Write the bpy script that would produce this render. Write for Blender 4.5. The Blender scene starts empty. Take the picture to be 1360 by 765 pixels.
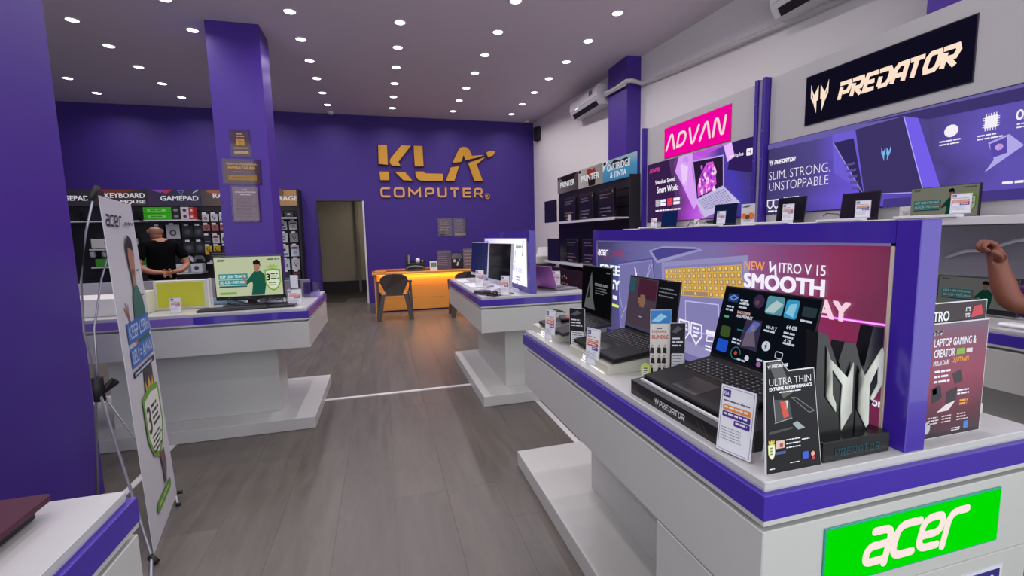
import bpy, bmesh, math, random
from mathutils import Vector, Matrix
random.seed(7)
SC = bpy.context.scene
COL = SC.collection
PI = math.pi

# ------------------------------------------------------------------ camera
YAW, PIT, ROL, F, CAMZ = .2715, .1128, -.02176, 614.6, 1.40
fw = Vector((math.sin(YAW)*math.cos(PIT), math.cos(YAW)*math.cos(PIT), -math.sin(PIT)))
rt = Vector((math.cos(YAW), -math.sin(YAW), 0)); up = rt.cross(fw)
rt, up = math.cos(ROL)*rt+math.sin(ROL)*up, -math.sin(ROL)*rt+math.cos(ROL)*up
cam = bpy.data.objects.new('camera', bpy.data.cameras.new('camera'))
COL.objects.link(cam)
m3 = Matrix((rt, up, -fw)).transposed().to_4x4(); m3.translation = Vector((0, 0, CAMZ))
cam.matrix_world = m3
cam.data.sensor_width = 36; cam.data.lens = F/1360*36; cam.data.clip_start = .02
SC.camera = cam

# ------------------------------------------------------------------ world, light, exposure
W = bpy.data.worlds.new('world'); SC.world = W; W.use_nodes = True
W.node_tree.nodes['Background'].inputs[0].default_value = (.93, .96, 1.0, 1)
W.node_tree.nodes['Background'].inputs[1].default_value = 1.75
SC.view_settings.view_transform = 'Standard'; SC.view_settings.look = 'None'
SC.view_settings.gamma = 1; SC.view_settings.exposure = 0.0
SC.view_settings.use_curve_mapping = False
DOWNLIGHT_W = 5.6

# ------------------------------------------------------------------ materials
def lin(h):
    h = h.lstrip('#'); out = []
    for i in (0, 2, 4):
        c = int(h[i:i+2], 16)/255
        out.append(c/12.92 if c <= .04045 else ((c+.055)/1.055)**2.4)
    return (*out, 1)
MC = {}
def M(h, rough=.5, metal=0, spec=.5, noise=0.0, scale=8, coat=0):
    k = ('M', h, rough, metal, spec, noise, scale, coat)
    if k in MC: return MC[k]
    m = bpy.data.materials.new('surface_'+h.strip('#')); m.use_nodes = True
    nt = m.node_tree; b = nt.nodes['Principled BSDF']
    b.inputs['Base Color'].default_value = lin(h); b.inputs['Roughness'].default_value = rough
    b.inputs['Metallic'].default_value = metal; b.inputs['Specular IOR Level'].default_value = spec
    b.inputs['Coat Weight'].default_value = coat
    if noise > 0:
        tc = nt.nodes.new('ShaderNodeTexCoord'); n = nt.nodes.new('ShaderNodeTexNoise')
        n.inputs['Scale'].default_value = scale; n.inputs['Detail'].default_value = 4
        nt.links.new(tc.outputs['Object'], n.inputs['Vector'])
        mx = nt.nodes.new('ShaderNodeMix'); mx.data_type = 'RGBA'
        c = lin(h); mx.inputs[6].default_value = tuple(v*(1-noise) for v in c[:3])+(1,)
        mx.inputs[7].default_value = tuple(min(1, v*(1+noise)) for v in c[:3])+(1,)
        nt.links.new(n.outputs['Fac'], mx.inputs[0]); nt.links.new(mx.outputs[2], b.inputs['Base Color'])
    MC[k] = m; return m
def EM(h, s=1.0):
    k = ('E', h, s)
    if k in MC: return MC[k]
    m = bpy.data.materials.new('glow_'+h.strip('#')); m.use_nodes = True
    nt = m.node_tree; nt.nodes.clear()
    o = nt.nodes.new('ShaderNodeOutputMaterial'); e = nt.nodes.new('ShaderNodeEmission')
    e.inputs[0].default_value = lin(h); e.inputs[1].default_value = s
    nt.links.new(e.outputs[0], o.inputs[0]); MC[k] = m; return m
def EG(name, stops, s=1.0, axis=0, wobble=.25, scale=2.0, glossy=False):
    """backlit or plain print: colour bands blended across the board (object space, metres)"""
    m = bpy.data.materials.new(name); m.use_nodes = True
    nt = m.node_tree; b = nt.nodes['Principled BSDF']
    tc = nt.nodes.new('ShaderNodeTexCoord'); sp = nt.nodes.new('ShaderNodeSeparateXYZ')
    nt.links.new(tc.outputs['Generated'], sp.inputs[0])
    n = nt.nodes.new('ShaderNodeTexNoise'); n.inputs['Scale'].default_value = scale
    n.inputs['Detail'].default_value = 1.0
    nt.links.new(tc.outputs['Generated'], n.inputs['Vector'])
    a = nt.nodes.new('ShaderNodeMath'); a.operation = 'MULTIPLY_ADD'
    nt.links.new(n.outputs['Fac'], a.inputs[0]); a.inputs[1].default_value = wobble
    nt.links.new(sp.outputs[axis], a.inputs[2])
    a2 = nt.nodes.new('ShaderNodeMath'); a2.operation = 'SUBTRACT'
    nt.links.new(a.outputs[0], a2.inputs[0]); a2.inputs[1].default_value = wobble*.5
    r = nt.nodes.new('ShaderNodeValToRGB'); cr = r.color_ramp
    while len(cr.elements) < len(stops): cr.elements.new(.5)
    for el, (p, h) in zip(cr.elements, stops): el.position = p; el.color = lin(h)
    nt.links.new(a2.outputs[0], r.inputs[0])
    b.inputs['Roughness'].default_value = .35
    if s > 0:
        b.inputs['Base Color'].default_value = (.02, .02, .02, 1)
        nt.links.new(r.outputs[0], b.inputs['Emission Color']); b.inputs['Emission Strength'].default_value = s
    else: nt.links.new(r.outputs[0], b.inputs['Base Color'])
    return m
def glass(name='clear_acrylic', tint='#ffffff', refl=.07):
    if name in MC: return MC[name]
    m = bpy.data.materials.new(name); m.use_nodes = True
    nt = m.node_tree; nt.nodes.clear()
    o = nt.nodes.new('ShaderNodeOutputMaterial'); t = nt.nodes.new('ShaderNodeBsdfTransparent')
    t.inputs[0].default_value = lin(tint); g = nt.nodes.new('ShaderNodeBsdfGlossy'); g.inputs['Roughness'].default_value = .05
    x = nt.nodes.new('ShaderNodeMixShader'); x.inputs[0].default_value = refl
    nt.links.new(t.outputs[0], x.inputs[1]); nt.links.new(g.outputs[0], x.inputs[2]); nt.links.new(x.outputs[0], o.inputs[0])
    MC[name] = m; return m

PURPLE = M('#43238e', .42, noise=.06, scale=3)
PURPLE_WALL = M('#3a1f80', .62, noise=.05, scale=2)
PURPLE_BAND = M('#3e249e', .25, coat=.3)
WHITE = M('#c0c0bc', .3, noise=.02)
WHITE_TOP = M('#bfbebe', .25, noise=.02)
CREAM = M('#cfcfbf', .4, noise=.02)
GREY_BOARD = M('#b4b2b3', .6, noise=.02)
BLACK = M('#0c0c10', .35); BLACKM = M('#101014', .6); DKPLASTIC = M('#17171b', .42)
STEEL = M('#b8b8bc', .3, 1); ACR = glass()
PAPER = M('#e6e6ec', .6)

# ------------------------------------------------------------------ mesh helpers
class MB:
    def __init__(s): s.bm = bmesh.new(); s.mats = []
    def mi(s, m):
        if m not in s.mats: s.mats.append(m)
        return s.mats.index(m)
    def face(s, vs, m):
        try: f = s.bm.faces.new(vs)
        except ValueError: return None
        f.material_index = s.mi(m); return f
    def box(s, x0, y0, z0, x1, y1, z1, m, bev=0):
        c = [s.bm.verts.new(p) for p in ((x0,y0,z0),(x1,y0,z0),(x1,y1,z0),(x0,y1,z0),(x0,y0,z1),(x1,y0,z1),(x1,y1,z1),(x0,y1,z1))]
        fs = [s.face([c[i] for i in q], m) for q in ((3,2,1,0),(4,5,6,7),(0,1,5,4),(1,2,6,5),(2,3,7,6),(3,0,4,7))]
        if bev:
            es = list({e for f in fs for e in f.edges})
            r = bmesh.ops.bevel(s.bm, geom=es, offset=bev, segments=1, affect='EDGES', profile=.5)
            for f in r['faces']: f.material_index = s.mi(m)
        return s
    def prism(s, pts, h0, h1, m, T=None):
        """outline in local XY extruded along Z, T a 4x4 frame"""
        T = T or Matrix()
        a = [s.bm.verts.new(T @ Vector((x, y, h0))) for x, y in pts]
        b = [s.bm.verts.new(T @ Vector((x, y, h1))) for x, y in pts]
        s.face(a[::-1], m); s.face(b, m)
        n = len(pts)
        for i in range(n): s.face([a[i], a[(i+1) % n], b[(i+1) % n], b[i]], m)
        return s
    def hexa(s, bot, top, m):
        a = [s.bm.verts.new(p) for p in bot]; b = [s.bm.verts.new(p) for p in top]
        s.face(a[::-1], m); s.face(b, m)
        for i in range(4): s.face([a[i], a[(i+1) % 4], b[(i+1) % 4], b[i]], m)
        return s
    def quad(s, pts, m): s.face([s.bm.verts.new(p) for p in pts], m); return s
    def tube(s, pts, r, m, n=8, caps=True, radii=None):
        pts = [Vector(p) for p in pts]; rings = []
        for i, p in enumerate(pts):
            d = ((pts[min(i+1, len(pts)-1)]-p).normalized()+(p-pts[max(i-1, 0)]).normalized())
            if d.length < 1e-6: d = Vector((0, 0, 1))
            d.normalize()
            ref = Vector((0, 0, 1)) if abs(d.z) < .92 else Vector((1, 0, 0))
            a = d.cross(ref).normalized(); b = a.cross(d)
            if rings and False: pass
            rr = radii[i] if radii else r
            rings.append([s.bm.verts.new(p+rr*(math.cos(t)*a+math.sin(t)*b)) for t in [2*PI*k/n for k in range(n)]])
        for A, B in zip(rings, rings[1:]):
            for k in range(n):
                f = s.face([A[k], A[(k+1) % n], B[(k+1) % n], B[k]], m)
                if f: f.smooth = True
        if caps: s.face(rings[0][::-1], m); s.face(rings[-1], m)
        return s
    def lathe(s, prof, m, n=20, c=(0, 0, 0)):
        rings = []
        for r, z in prof:
            rings.append([s.bm.verts.new((c[0]+r*math.cos(2*PI*k/n), c[1]+r*math.sin(2*PI*k/n), c[2]+z)) for k in range(n)])
        for A, B in zip(rings, rings[1:]):
            for k in range(n):
                f = s.face([A[k], A[(k+1) % n], B[(k+1) % n], B[k]], m)
                if f: f.smooth = True
        s.face(rings[0][::-1], m); s.face(rings[-1], m)
        return s
    def build(s, name, parent=None, world=False):
        me = bpy.data.meshes.new(name)
        bmesh.ops.recalc_face_normals(s.bm, faces=s.bm.faces[:])
        s.bm.to_mesh(me); s.bm.free()
        for m in s.mats: me.materials.append(m)
        if world and parent is not None: me.transform(wm(parent).inverted())
        o = bpy.data.objects.new(name, me); COL.objects.link(o)
        if parent is not None: o.parent = parent
        return o
def wm(o):
    m = o.matrix_basis.copy()
    while o.parent: o = o.parent; m = o.matrix_basis @ m
    return m
def tag(o, label=None, cat=None, group=None, kind=None):
    if label: o['label'] = label
    if cat: o['category'] = cat
    if group: o['group'] = group
    if kind: o['kind'] = kind
    return o
def thing(name, label, cat, loc=(0, 0, 0), rz=0, group=None):
    o = bpy.data.objects.new(name, None); COL.objects.link(o); o.empty_display_size = .1
    o.location = loc; o.rotation_euler = (0, 0, rz)
    return tag(o, label, cat, group)
def struct(name, mb, parent=None, label=None):
    o = mb.build(name, parent)
    if parent is None: o['kind'] = 'structure'
    if label: o['label'] = label
    return o
def copy_tree(o, parent=None):
    c = o.copy(); COL.objects.link(c); c.parent = parent
    for ch in list(o.children): copy_tree(ch, c)
    return c

# text glyph meshes
TC = {}
def glyphs(txt, bold):
    k = (txt, bold)
    if k in TC: return TC[k]
    cu = bpy.data.curves.new('t', 'FONT'); cu.body = txt; cu.fill_mode = 'FRONT'; cu.offset = bold; cu.resolution_u = 3
    ob = bpy.data.objects.new('t', cu); COL.objects.link(ob)
    me = bpy.data.meshes.new_from_object(ob)
    vs = [(v.co.x, v.co.y) for v in me.vertices]; fs = [list(p.vertices) for p in me.polygons]
    bpy.data.objects.remove(ob); bpy.data.curves.remove(cu); bpy.data.meshes.remove(me)
    x0 = min(v[0] for v in vs); x1 = max(v[0] for v in vs); y0 = min(v[1] for v in vs); y1 = max(v[1] for v in vs)
    TC[k] = (vs, fs, x0, y0, x1, y1); return TC[k]
def rounded(pts, r, seg=5, closed=False):
    out = []; n = len(pts)
    for i, p in enumerate(pts):
        if not closed and i in (0, n-1): out.append(tuple(p)); continue
        p = Vector(p); a = Vector(pts[i-1]); b = Vector(pts[(i+1) % n])
        da, db = (a-p), (b-p); rr = min(r, da.length*.5, db.length*.5)
        A = p+da.normalized()*rr; B = p+db.normalized()*rr
        for k in range(seg+1):
            t = k/seg; q = A*(1-t)**2+p*2*t*(1-t)+B*t*t; out.append((q.x, q.y))
    return out
class Board:
    """flat print on a face: o = origin, u/v = unit axes; layers a hair apart"""
    def __init__(s, o, u, v, step=.0005):
        s.o = Vector(o); s.u = Vector(u).normalized(); s.v = Vector(v).normalized(); s.n = s.u.cross(s.v); s.k = 1; s.step = step; s.mbs = {}
    def P(s, x, y, k=None): return s.o+s.u*x+s.v*y+s.n*((k or s.k)*s.step)
    def mb(s, name): return s.mbs.setdefault(name, MB())
    def poly(s, m, pts, name='print'):
        b = s.mb(name); b.face([b.bm.verts.new(s.P(*p)) for p in pts], m); return s
    def rect(s, m, x0, y0, x1, y1, name='print', r=0):
        pts = [(x0, y0), (x1, y0), (x1, y1), (x0, y1)]
        if r: pts = rounded(pts, r, 4, True)
        return s.poly(m, pts, name)
    def disc(s, m, x, y, r, name='print', ry=None, n=16):
        ry = ry or r; return s.poly(m, [(x+r*math.cos(2*PI*k/n), y+ry*math.sin(2*PI*k/n)) for k in range(n)], name)
    def line(s, m, pts, w, closed=False, name='print'):
        """mitred stroke"""
        P = [Vector(p) for p in pts]; n = len(P)
        if closed: segs = n
        L, R = [], []
        for i in range(n):
            a = P[i-1] if (i > 0 or closed) else None; b = P[(i+1) % n] if (i < n-1 or closed) else None
            da = (P[i]-a).normalized() if a is not None else (b-P[i]).normalized()
            db = (b-P[i]).normalized() if b is not None else da
            na = Vector((-da.y, da.x)); nb = Vector((-db.y, db.x)); mi = (na+nb)
            if mi.length < .2: mi = na
            mi.normalize(); h = w/2/max(.45, mi.dot(na))
            L.append(P[i]+mi*h); R.append(P[i]-mi*h)
        b = s.mb(name); lv = [b.bm.verts.new(s.P(*p)) for p in L]; rv = [b.bm.verts.new(s.P(*p)) for p in R]
        for i in range(n if closed else n-1):
            j = (i+1) % n; b.face([rv[i], rv[j], lv[j], lv[i]], m)
        return s
    def text(s, m, t, x, y, h, w=None, bold=.0, shear=0, align='l', name='lettering', vert=False):
        vs, fs, x0, y0, x1, y1 = glyphs(t, min(bold, 0)); sy = h/(y1-y0); sx = (w/(x1-x0)) if w else sy*.9
        tw = sx*(x1-x0); ox = x-(tw if align == 'r' else tw/2 if align == 'c' else 0)
        b = s.mb(name); V = []
        e = max(bold, 0)*.75
        for q, (ex, ey) in enumerate(((0, 0), (e, e*.6), (-e, e*.6), (e, -e*.6), (-e, -e*.6)) if e else ((0, 0),)):
            V = []
            for a, c in vs:
                X = (a-x0+ex)*sx; Y = (c-y0+ey)*sy
                V.append(b.bm.verts.new(s.P(ox+X+shear*Y, y+Y, s.k+q*.12)))
            for f in fs: b.face([V[i] for i in f], m)
        return s
    def rows(s, m, x0, y1, x1, n, dy, h, seed=1, name='lettering', ragged=.3):
        rr = random.Random(seed)
        for i in range(n):
            xe = x1-(x1-x0)*ragged*rr.random(); x = x0
            while x < xe:
                wd = min(xe, x+h*(1.5+3.5*rr.random())); s.rect(m, x, y1-i*dy-h, wd, y1-i*dy, name); x = wd+h*.6
        return s
    def up(s, n=1): s.k += n; return s
    def flush(s, parent, world=False):
        out = []
        for n, b in s.mbs.items(): out.append(b.build(n, parent, world))
        s.mbs = {}; return out
def word(bd, m, word_, x, y, h, w, sw, glyphset, gap=.18, shear=.2, r=None, name='lettering'):
    soft = glyphset is ACER or glyphset is ADV
    """logo lettering drawn as strokes; glyphset maps char to list of polylines in a unit box"""
    n = len(word_); adv = w/(n-gap) ; gw = adv*(1-gap)
    for i, ch in enumerate(word_):
        for pl, closed in glyphset[ch]:
            P = [(x+i*adv+px*gw+shear*py*h, y+py*h) for px, py in pl]
            if r: P = rounded(P, r*h, 5, closed)
            if soft:
                Q = P+[P[0]] if closed else P
                for a, b_ in zip(Q, Q[1:]):
                    if (Vector(a)-Vector(b_)).length > 1e-6: bd.line(m, [a, b_], sw, False, name)
                for q in Q: bd.disc(m, q[0], q[1], sw/2, name, n=12)
            else: bd.line(m, P, sw, closed, name)
ACER = {'a': [([(.2,.94),(.9,.94),(.9,-.06)], False), ([(.9,.52),(.08,.52),(.08,.06),(.9,.06)], False)],
        'c': [([(.95,.94),(.08,.94),(.08,.06),(.92,.06)], False)],
        'e': [([(.1,.44),(.92,.44),(.92,.94),(.08,.94),(.08,.06),(.9,.06)], False)],
        'r': [([(.12,-.06),(.12,.94),(.85,.94)], False)]}
PRED = {'P': [([(.1,0),(.1,.72)], False), ([(-.12,.92),(.8,.92),(.95,.7),(.8,.38),(.3,.38)], False)],
        'R': [([(.1,0),(.1,.72)], False), ([(-.12,.92),(.8,.92),(.95,.7),(.8,.42),(.35,.42),(.95,-.02)], False)],
        'E': [([(.98,.92),(.1,.92),(.05,.08),(.9,.08)], False), ([(.2,.5),(.8,.5)], False)],
        'D': [([(.1,.08),(.1,.6)], False), ([(-.1,.92),(.75,.92),(.95,.7),(.9,.3),(.7,.08),(.08,.08)], False)],
        'A': [([(.02,0),(.1,.7),(.3,.92),(.9,.92),(.9,0)], False), ([(.2,.36),(.85,.36)], False)],
        'T': [([(-.05,.92),(1.0,.92)], False), ([(.45,.85),(.4,0)], False)],
        'O': [([(.15,.08),(.05,.3),(.1,.75),(.28,.92),(.85,.92),(.95,.7),(.9,.25),(.72,.08)], True)]}
ADV = {'A': [([(0,0),(.4,1),(.6,1),(1,0)], False)], 'D': [([(.02,0),(.12,.95),(.7,.95),(.95,.7),(.88,.3),(.6,.06),(.05,.06)], True)],
       'V': [([(0,1),(.4,0),(.6,0),(1,1)], False)], 'N': [([(0,0),(.05,1),(.25,1),(.78,0),(.95,0),(1,1)], False)]}
def emblem(bd, m, x, y, w, h, name='print'):
    """angular two-winged emblem"""
    for s_ in (1, -1):
        cx = x+w/2
        f = lambda a, b: (cx-s_*a*w/2, y+b*h)
        for pts in ([(1,1),(.98,.55),(.62,.30),(.62,.46),(.82,.58),(.82,.78)],
                    [(1,1),(.82,.78),(.6,.62),(.42,.72),(.42,.45),(.6,.36)] ,
                    [(.62,.62),(.42,.72),(.12,.9),(.12,.42),(.30,.40),(.30,0),(.58,.26)]):
            P = [f(*p) for p in pts]
            bd.poly(m, P if s_ < 0 else P[::-1], name)
def shield(bd, m1, m2, x, y, w, h):
    def sh(k): return [(x-w/2*k, y+h/2*k), (x, y+h*.56*k), (x+w/2*k, y+h/2*k), (x+w/2*k, y-h*.1*k), (x+w*.3*k, y-h*.38*k), (x, y-h/2*k), (x-w*.3*k, y-h*.38*k), (x-w/2*k, y-h*.1*k)]
    bd.poly(m1, sh(1)); bd.up(); bd.poly(m2, sh(.84)); bd.up()
def figure(bd, x, y, h, skin, hair, cloth):
    """standing man pictured to the hips, pointing"""
    bd.poly(cloth, [(x-.17*h,y),(x+.16*h,y),(x+.22*h,y+.3*h),(x+.22*h,y+.55*h),(x+.1*h,y+.68*h),(x-.06*h,y+.68*h),(x-.16*h,y+.55*h),(x-.12*h,y+.3*h)])
    bd.poly(cloth, [(x-.14*h,y+.58*h),(x-.3*h,y+.36*h),(x-.27*h,y+.3*h),(x-.08*h,y+.42*h)])
    bd.up(); bd.poly(skin, [(x-.3*h,y+.3*h),(x-.38*h,y+.52*h),(x-.34*h,y+.54*h),(x-.26*h,y+.38*h)])
    bd.disc(skin, x+.01*h, y+.8*h, .08*h, ry=.12*h); bd.rect(skin, x-.03*h, y+.66*h, x+.05*h, y+.72*h)
    bd.up(); bd.poly(hair, [(x-.08*h,y+.86*h),(x-.07*h,y+.96*h),(x+.03*h,y+1.0*h),(x+.1*h,y+.95*h),(x+.11*h,y+.8*h),(x+.07*h,y+.86*h)]); bd.up()

# ================================================================== SETTING
FLOORB = M('#3c3937', .5)
def floor_mat(i):
    m = bpy.data.materials.new('vinyl_plank'); m.use_nodes = True; nt = m.node_tree; b = nt.nodes['Principled BSDF']
    tc = nt.nodes.new('ShaderNodeTexCoord'); mp = nt.nodes.new('ShaderNodeMapping'); mp.inputs['Scale'].default_value = (11, 1.6, 1)
    mp.inputs['Location'].default_value = (i*3.7, i*1.3, 0)
    oi = nt.nodes.new('ShaderNodeObjectInfo')
    av = nt.nodes.new('ShaderNodeVectorMath'); av.operation = 'MULTIPLY_ADD'; av.inputs[1].default_value = (1, 1, 1)
    nt.links.new(tc.outputs['Object'], av.inputs[0]); nt.links.new(oi.outputs['Location'], av.inputs[2])
    nt.links.new(av.outputs[0], mp.inputs[0])
    n = nt.nodes.new('ShaderNodeTexNoise'); n.inputs['Scale'].default_value = 1.5; n.inputs['Detail'].default_value = 7; n.inputs['Roughness'].default_value = .62
    n.inputs['Distortion'].default_value = .6
    nt.links.new(mp.outputs[0], n.inputs['Vector'])
    r = nt.nodes.new('ShaderNodeValToRGB'); r.color_ramp.elements[0].position = .3; r.color_ramp.elements[1].position = .72
    r.color_ramp.elements[0].color = lin(('#514c46', '#534e48', '#4f4a45')[i]); r.color_ramp.elements[1].color = lin(('#625c54', '#655f57', '#605a53')[i])
    nt.links.new(n.outputs['Fac'], r.inputs[0]); nt.links.new(r.outputs[0], b.inputs['Base Color'])
    mr = nt.nodes.new('ShaderNodeMapRange'); mr.inputs[3].default_value = .27; mr.inputs[4].default_value = .42
    nt.links.new(n.outputs['Fac'], mr.inputs[0]); nt.links.new(mr.outputs[0], b.inputs['Roughness'])
    bp = nt.nodes.new('ShaderNodeBump'); bp.inputs['Strength'].default_value = .08; bp.inputs['Distance'].default_value = .004
    nt.links.new(n.outputs['Fac'], bp.inputs['Height']); nt.links.new(bp.outputs[0], b.inputs['Normal'])
    return m
FM = [floor_mat(i) for i in range(3)]
fl = struct('floor', MB().box(-6.4, -1.2, -.12, 5.0, 13.5, -.004, FLOORB))
pl = []
for i in range(3):
    o = MB().box(.0004, .0004, -.004, .2796, 1.3996, 0, FM[i]).build('plank', fl); pl.append(o.data)
    bpy.data.objects.remove(o)
NPL = 0
for c in range(-20, 14):
    off = random.choice((0, .35, .7, 1.05))
    for r_ in range(0, 8):
        o = bpy.data.objects.new('plank', pl[random.randrange(3)]); COL.objects.link(o); o.parent = fl
        o.location = (c*.28, .1+r_*1.4-off+.6, 0)
        if o.location.y+1.4 > 13.0: continue
        NPL += 1
CEILM = M('#d6ccd4', .75, noise=.02, scale=1)
struct('ceiling', MB().box(-6.4, -1.2, 3.96, 5.0, 10.6, 4.15, CEILM))
wb = MB()
wb.box(-6.4, 10.45, 0, -1.25, 10.6, 3.96, PURPLE_WALL); wb.box(-.35, 10.45, 0, 3.6, 10.6, 3.96, PURPLE_WALL)
wb.box(-1.25, 10.45, 2.2, -.35, 10.6, 3.96, PURPLE_WALL)
struct('wall_back', wb)
tr = MB(); tr.box(-.352, 10.43, 0, -.318, 10.45, 2.2, M('#c9c9cc', .4)); tr.box(-1.25, 10.43, 2.2, -.318, 10.45, 2.215, M('#2a2a30', .4)); tr.box(-1.262, 10.43, 0, -1.25, 10.45, 2.215, M('#2a2a30', .4))
struct('door_1', tr, label='metal edge trim around the open doorway')
# passage behind the doorway
CW = M('#b4aa98', .8, noise=.04)
cb = MB(); cb.box(-2.1, 13.0, 0, .8, 13.1, 3, CW); cb.box(-1.95, 10.6, 0, -1.9, 13.0, 3, CW); cb.box(.5, 10.6, 0, .6, 13, 3, CW); cb.box(-2.1, 10.6, 2.7, .8, 13.1, 2.8, CW)
struct('wall_passage', cb)
struct('trim_passage', MB().box(-.62, 12.86, .0, -.56, 13.0, 2.7, M('#8b8478', .7)))
PLD = bpy.data.lights.new('passage_fill', 'AREA'); PLD.size = .4; PLD.energy = 9; PLD.color = (1, .95, .85)  # unseen fill light added to brighten the passage
o = bpy.data.objects.new('passage_fill', PLD); COL.objects.link(o); o.location = (.0, 11.9, 2.65)
struct('baseboard_passage', MB().box(-1.9, 12.97, 0, .5, 13.0, .3, M('#2c2a29', .5)))
WALLR = M('#e2dedd', .7, noise=.02, scale=2)
wr = MB(); wr.prism([(3.5, 10.6), (3.5, 10.45), (3.57, 9.3), (3.80, 6.3), (3.93, 4.7), (4.28, -1.2), (4.6, -1.2), (4.6, 10.6)], 0, 3.96, WALLR)
struct('wall_right', wr)
struct('wall_left', MB().box(-6.4, -1.2, 0, -6.2, 10.6, 3.96, PURPLE_WALL))
# purple columns and wall piers
struct('trim_1', MB().box(-1.845, 6.4, 0, -1.276, 6.87, 3.96, PURPLE, .004), label='square purple column carrying three taped notices')
struct('trim_2', MB().box(-2.2, 2.2, 0, -1.588, 3.033, 3.96, PURPLE, .004), label='big purple column at the left edge of the picture')
struct('trim_3', MB().box(3.57, 6.32, 0, 3.86, 6.9, 3.96, PURPLE), label='purple wall pier beside the air conditioner')
struct('trim_4', MB().box(3.60, 1.75, 0, 4.2, 2.41, 3.96, PURPLE), label='purple wall pier above the large black sign')
STRIP = M('#c9c8c6', .4)
for i, b in enumerate([(-.542, 4.20, 0, .75, 4.245, .006), (-1.485, 1.2, 0, -1.445, 3.61, .006), (1.185, 2.2, 0, 1.225, 3.61, .006)]):
    struct('trim_%d' % (i+5), MB().box(*b, STRIP), label='white strip let into the grey floor')

# ------------------------------------------------------------------ downlights
LENS = EM('#fff4ff', 6.0); RIM = M('#e8e4ea', .4)
proto = thing('downlight', '', 'ceiling light', (0, 0, 3.96)); 
MB().lathe([(.075, -.001), (.078, -.006), (.064, -.012), (.060, -.004)], RIM, 20).build('trim_ring', proto)
MB().lathe([(.060, -.0035), (.060, -.0075)], LENS, 20).build('lens', proto)
cols = [('leftmost', -4.52), ('second from left', -3.27), ('third from left', -2.07), ('fourth from left', -.86), ('fifth from left', .345), ('sixth from left', 1.55), ('rightmost', 2.79)]
rows = [('back', 9.76), ('second from back', 9.0), ('third from back', 8.24), ('fourth from back', 7.48), ('fifth from back', 6.73), ('sixth from back', 5.97), ('frontmost visible', 5.17)]
vis = {0: 2, 1: 5, 2: 6, 3: 6, 4: 6, 5: 7, 6: 7}
LD = bpy.data.lights.new('downlight_lamp', 'AREA'); LD.shape = 'DISK'; LD.size = .11; LD.energy = DOWNLIGHT_W; LD.color = (1, .93, .97); LD.spread = math.radians(150)
first = True
allrows = rows+[('near', 4.4), ('near', 3.64), ('near', 2.1), ('near', .6)]
for ci, (cn, x) in enumerate(cols):
    for ri, (rn, y) in enumerate(allrows):
        if ri > 6 and ci < 2: continue
        if ci == 0 and ri > 1: continue
        if ri <= 6:
            if ri >= 6 and ci in (1, 2, 3, 4): pass
            d = proto if first else copy_tree(proto); first = False
            d.location = (x, y, 3.96)
            d['label'] = 'round white recessed downlight, %s row, %s column' % (rn, cn); d['group'] = 'recessed ceiling downlights'
        l = bpy.data.objects.new('downlight_lamp', LD); COL.objects.link(l); l.location = (x, y, 3.945)

# ================================================================== COUNTERS
def counter(label, x0, y0, x1, y1, plinth, peds, name='display_counter', zb=.62, band2=None):
    t = thing(name, label, 'counter', ((x0+x1)/2, (y0+y1)/2, 0)); c = t
    def fr(i, z0, z1, m, nm, bev=0, ex=None):
        MB().box(x0+i, y0+i, z0, x1-i, y1-i, z1, m, bev).build(nm, c, True)
    fr(.012, .893, .91, WHITE_TOP, 'worktop', .0015)
    if band2:
        MB().box(band2+.001, y0, .837, x1, y1, .889, PURPLE_BAND, .001).build('edge_band', c, True)
        b = MB().box(x0, y0, .837, band2, y1, .889, M('#7d62b4', .3), .001).build('edge_band', c, True); b['label'] = 'lilac patch of tape on the band'  # lilac piece stands for a patch of tape
    else: fr(0, .837, .889, PURPLE_BAND, 'edge_band', .001)
    MB().box(x0+.014, y0+.014, .889, x1-.014, y1-.014, .893, WHITE).box(x0+.002, y0+.002, .826, x1-.002, y1-.002, .837, WHITE).build('lip', c, True)
    MB().box(x0+.03, y0+.03, .812, x1-.03, y1-.03, .826, M('#9a9a9e', .6)).build('shadow_gap', c, True)  # recessed strip, the shade of the gap put into its grey
    fr(.004, zb, .812, WHITE, 'body', .002)
    MB().box(*plinth[:2], 0, *plinth[2:], .09, WHITE, .003).build('plinth', c, True)
    for p in peds: MB().box(p[0], p[1], .09, p[2], p[3], p[4] if len(p) > 4 else zb, WHITE, .002).build('pedestal', c, True)
    return t
near = counter('big white display counter with purple edge, lit laptop panel and green sign on its end', .685, .68, 1.515, 2.27, (.735, .75, 1.46, 2.6), [(.985, .95, 1.25, 2.085)])
MB().box(.692, .69, .09, 1.508, 1.05, .612, WHITE, .002).build('end_panel', near, True)
MB().box(.70, .70, .612, 1.50, 1.04, .62, M('#8f8e92', .6)).build('shadow_gap', near, True)  # grey strip paints the shadow line above the end panel
aio = counter('white display counter with purple edge carrying two all-in-one computers, nearer the orange desk', .738, 3.6, 1.70, 5.45, (.745, 3.61, 1.70, 5.2), [(.985, 3.80, 1.45, 5.0)])
lef = counter('long white display counter with purple edge left of the aisle, monitor on top', -2.9, 3.6, -.535, 4.72, (-2.9, 3.61, -.542, 4.72), [(-1.90, 3.83, -.81, 4.12)], band2=-1.27)
bl = counter('white counter corner with purple edge at the bottom left of the picture', -1.5, -.4, -.505, 1.065, (-1.45, -.35, -.54, 1.0), [(-1.3, -.3, -.60, .9)])
MB().box(-.98, 4.40, .50, -.84, 4.56, .62, BLACK, .004).build('power_box', lef, True)['label'] = 'black power box hanging under the worktop'
MB().box(-1.3, 4.5, .56, -1.0, 4.68, .62, M('#8a8990', .5)).build('drawer_runner', lef, True)
MB().box(-2.7, 4.34, .91, -1.30, 4.37, 1.10, M('#8f8c98', .3), .002).build('upstand', lef, True)
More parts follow.
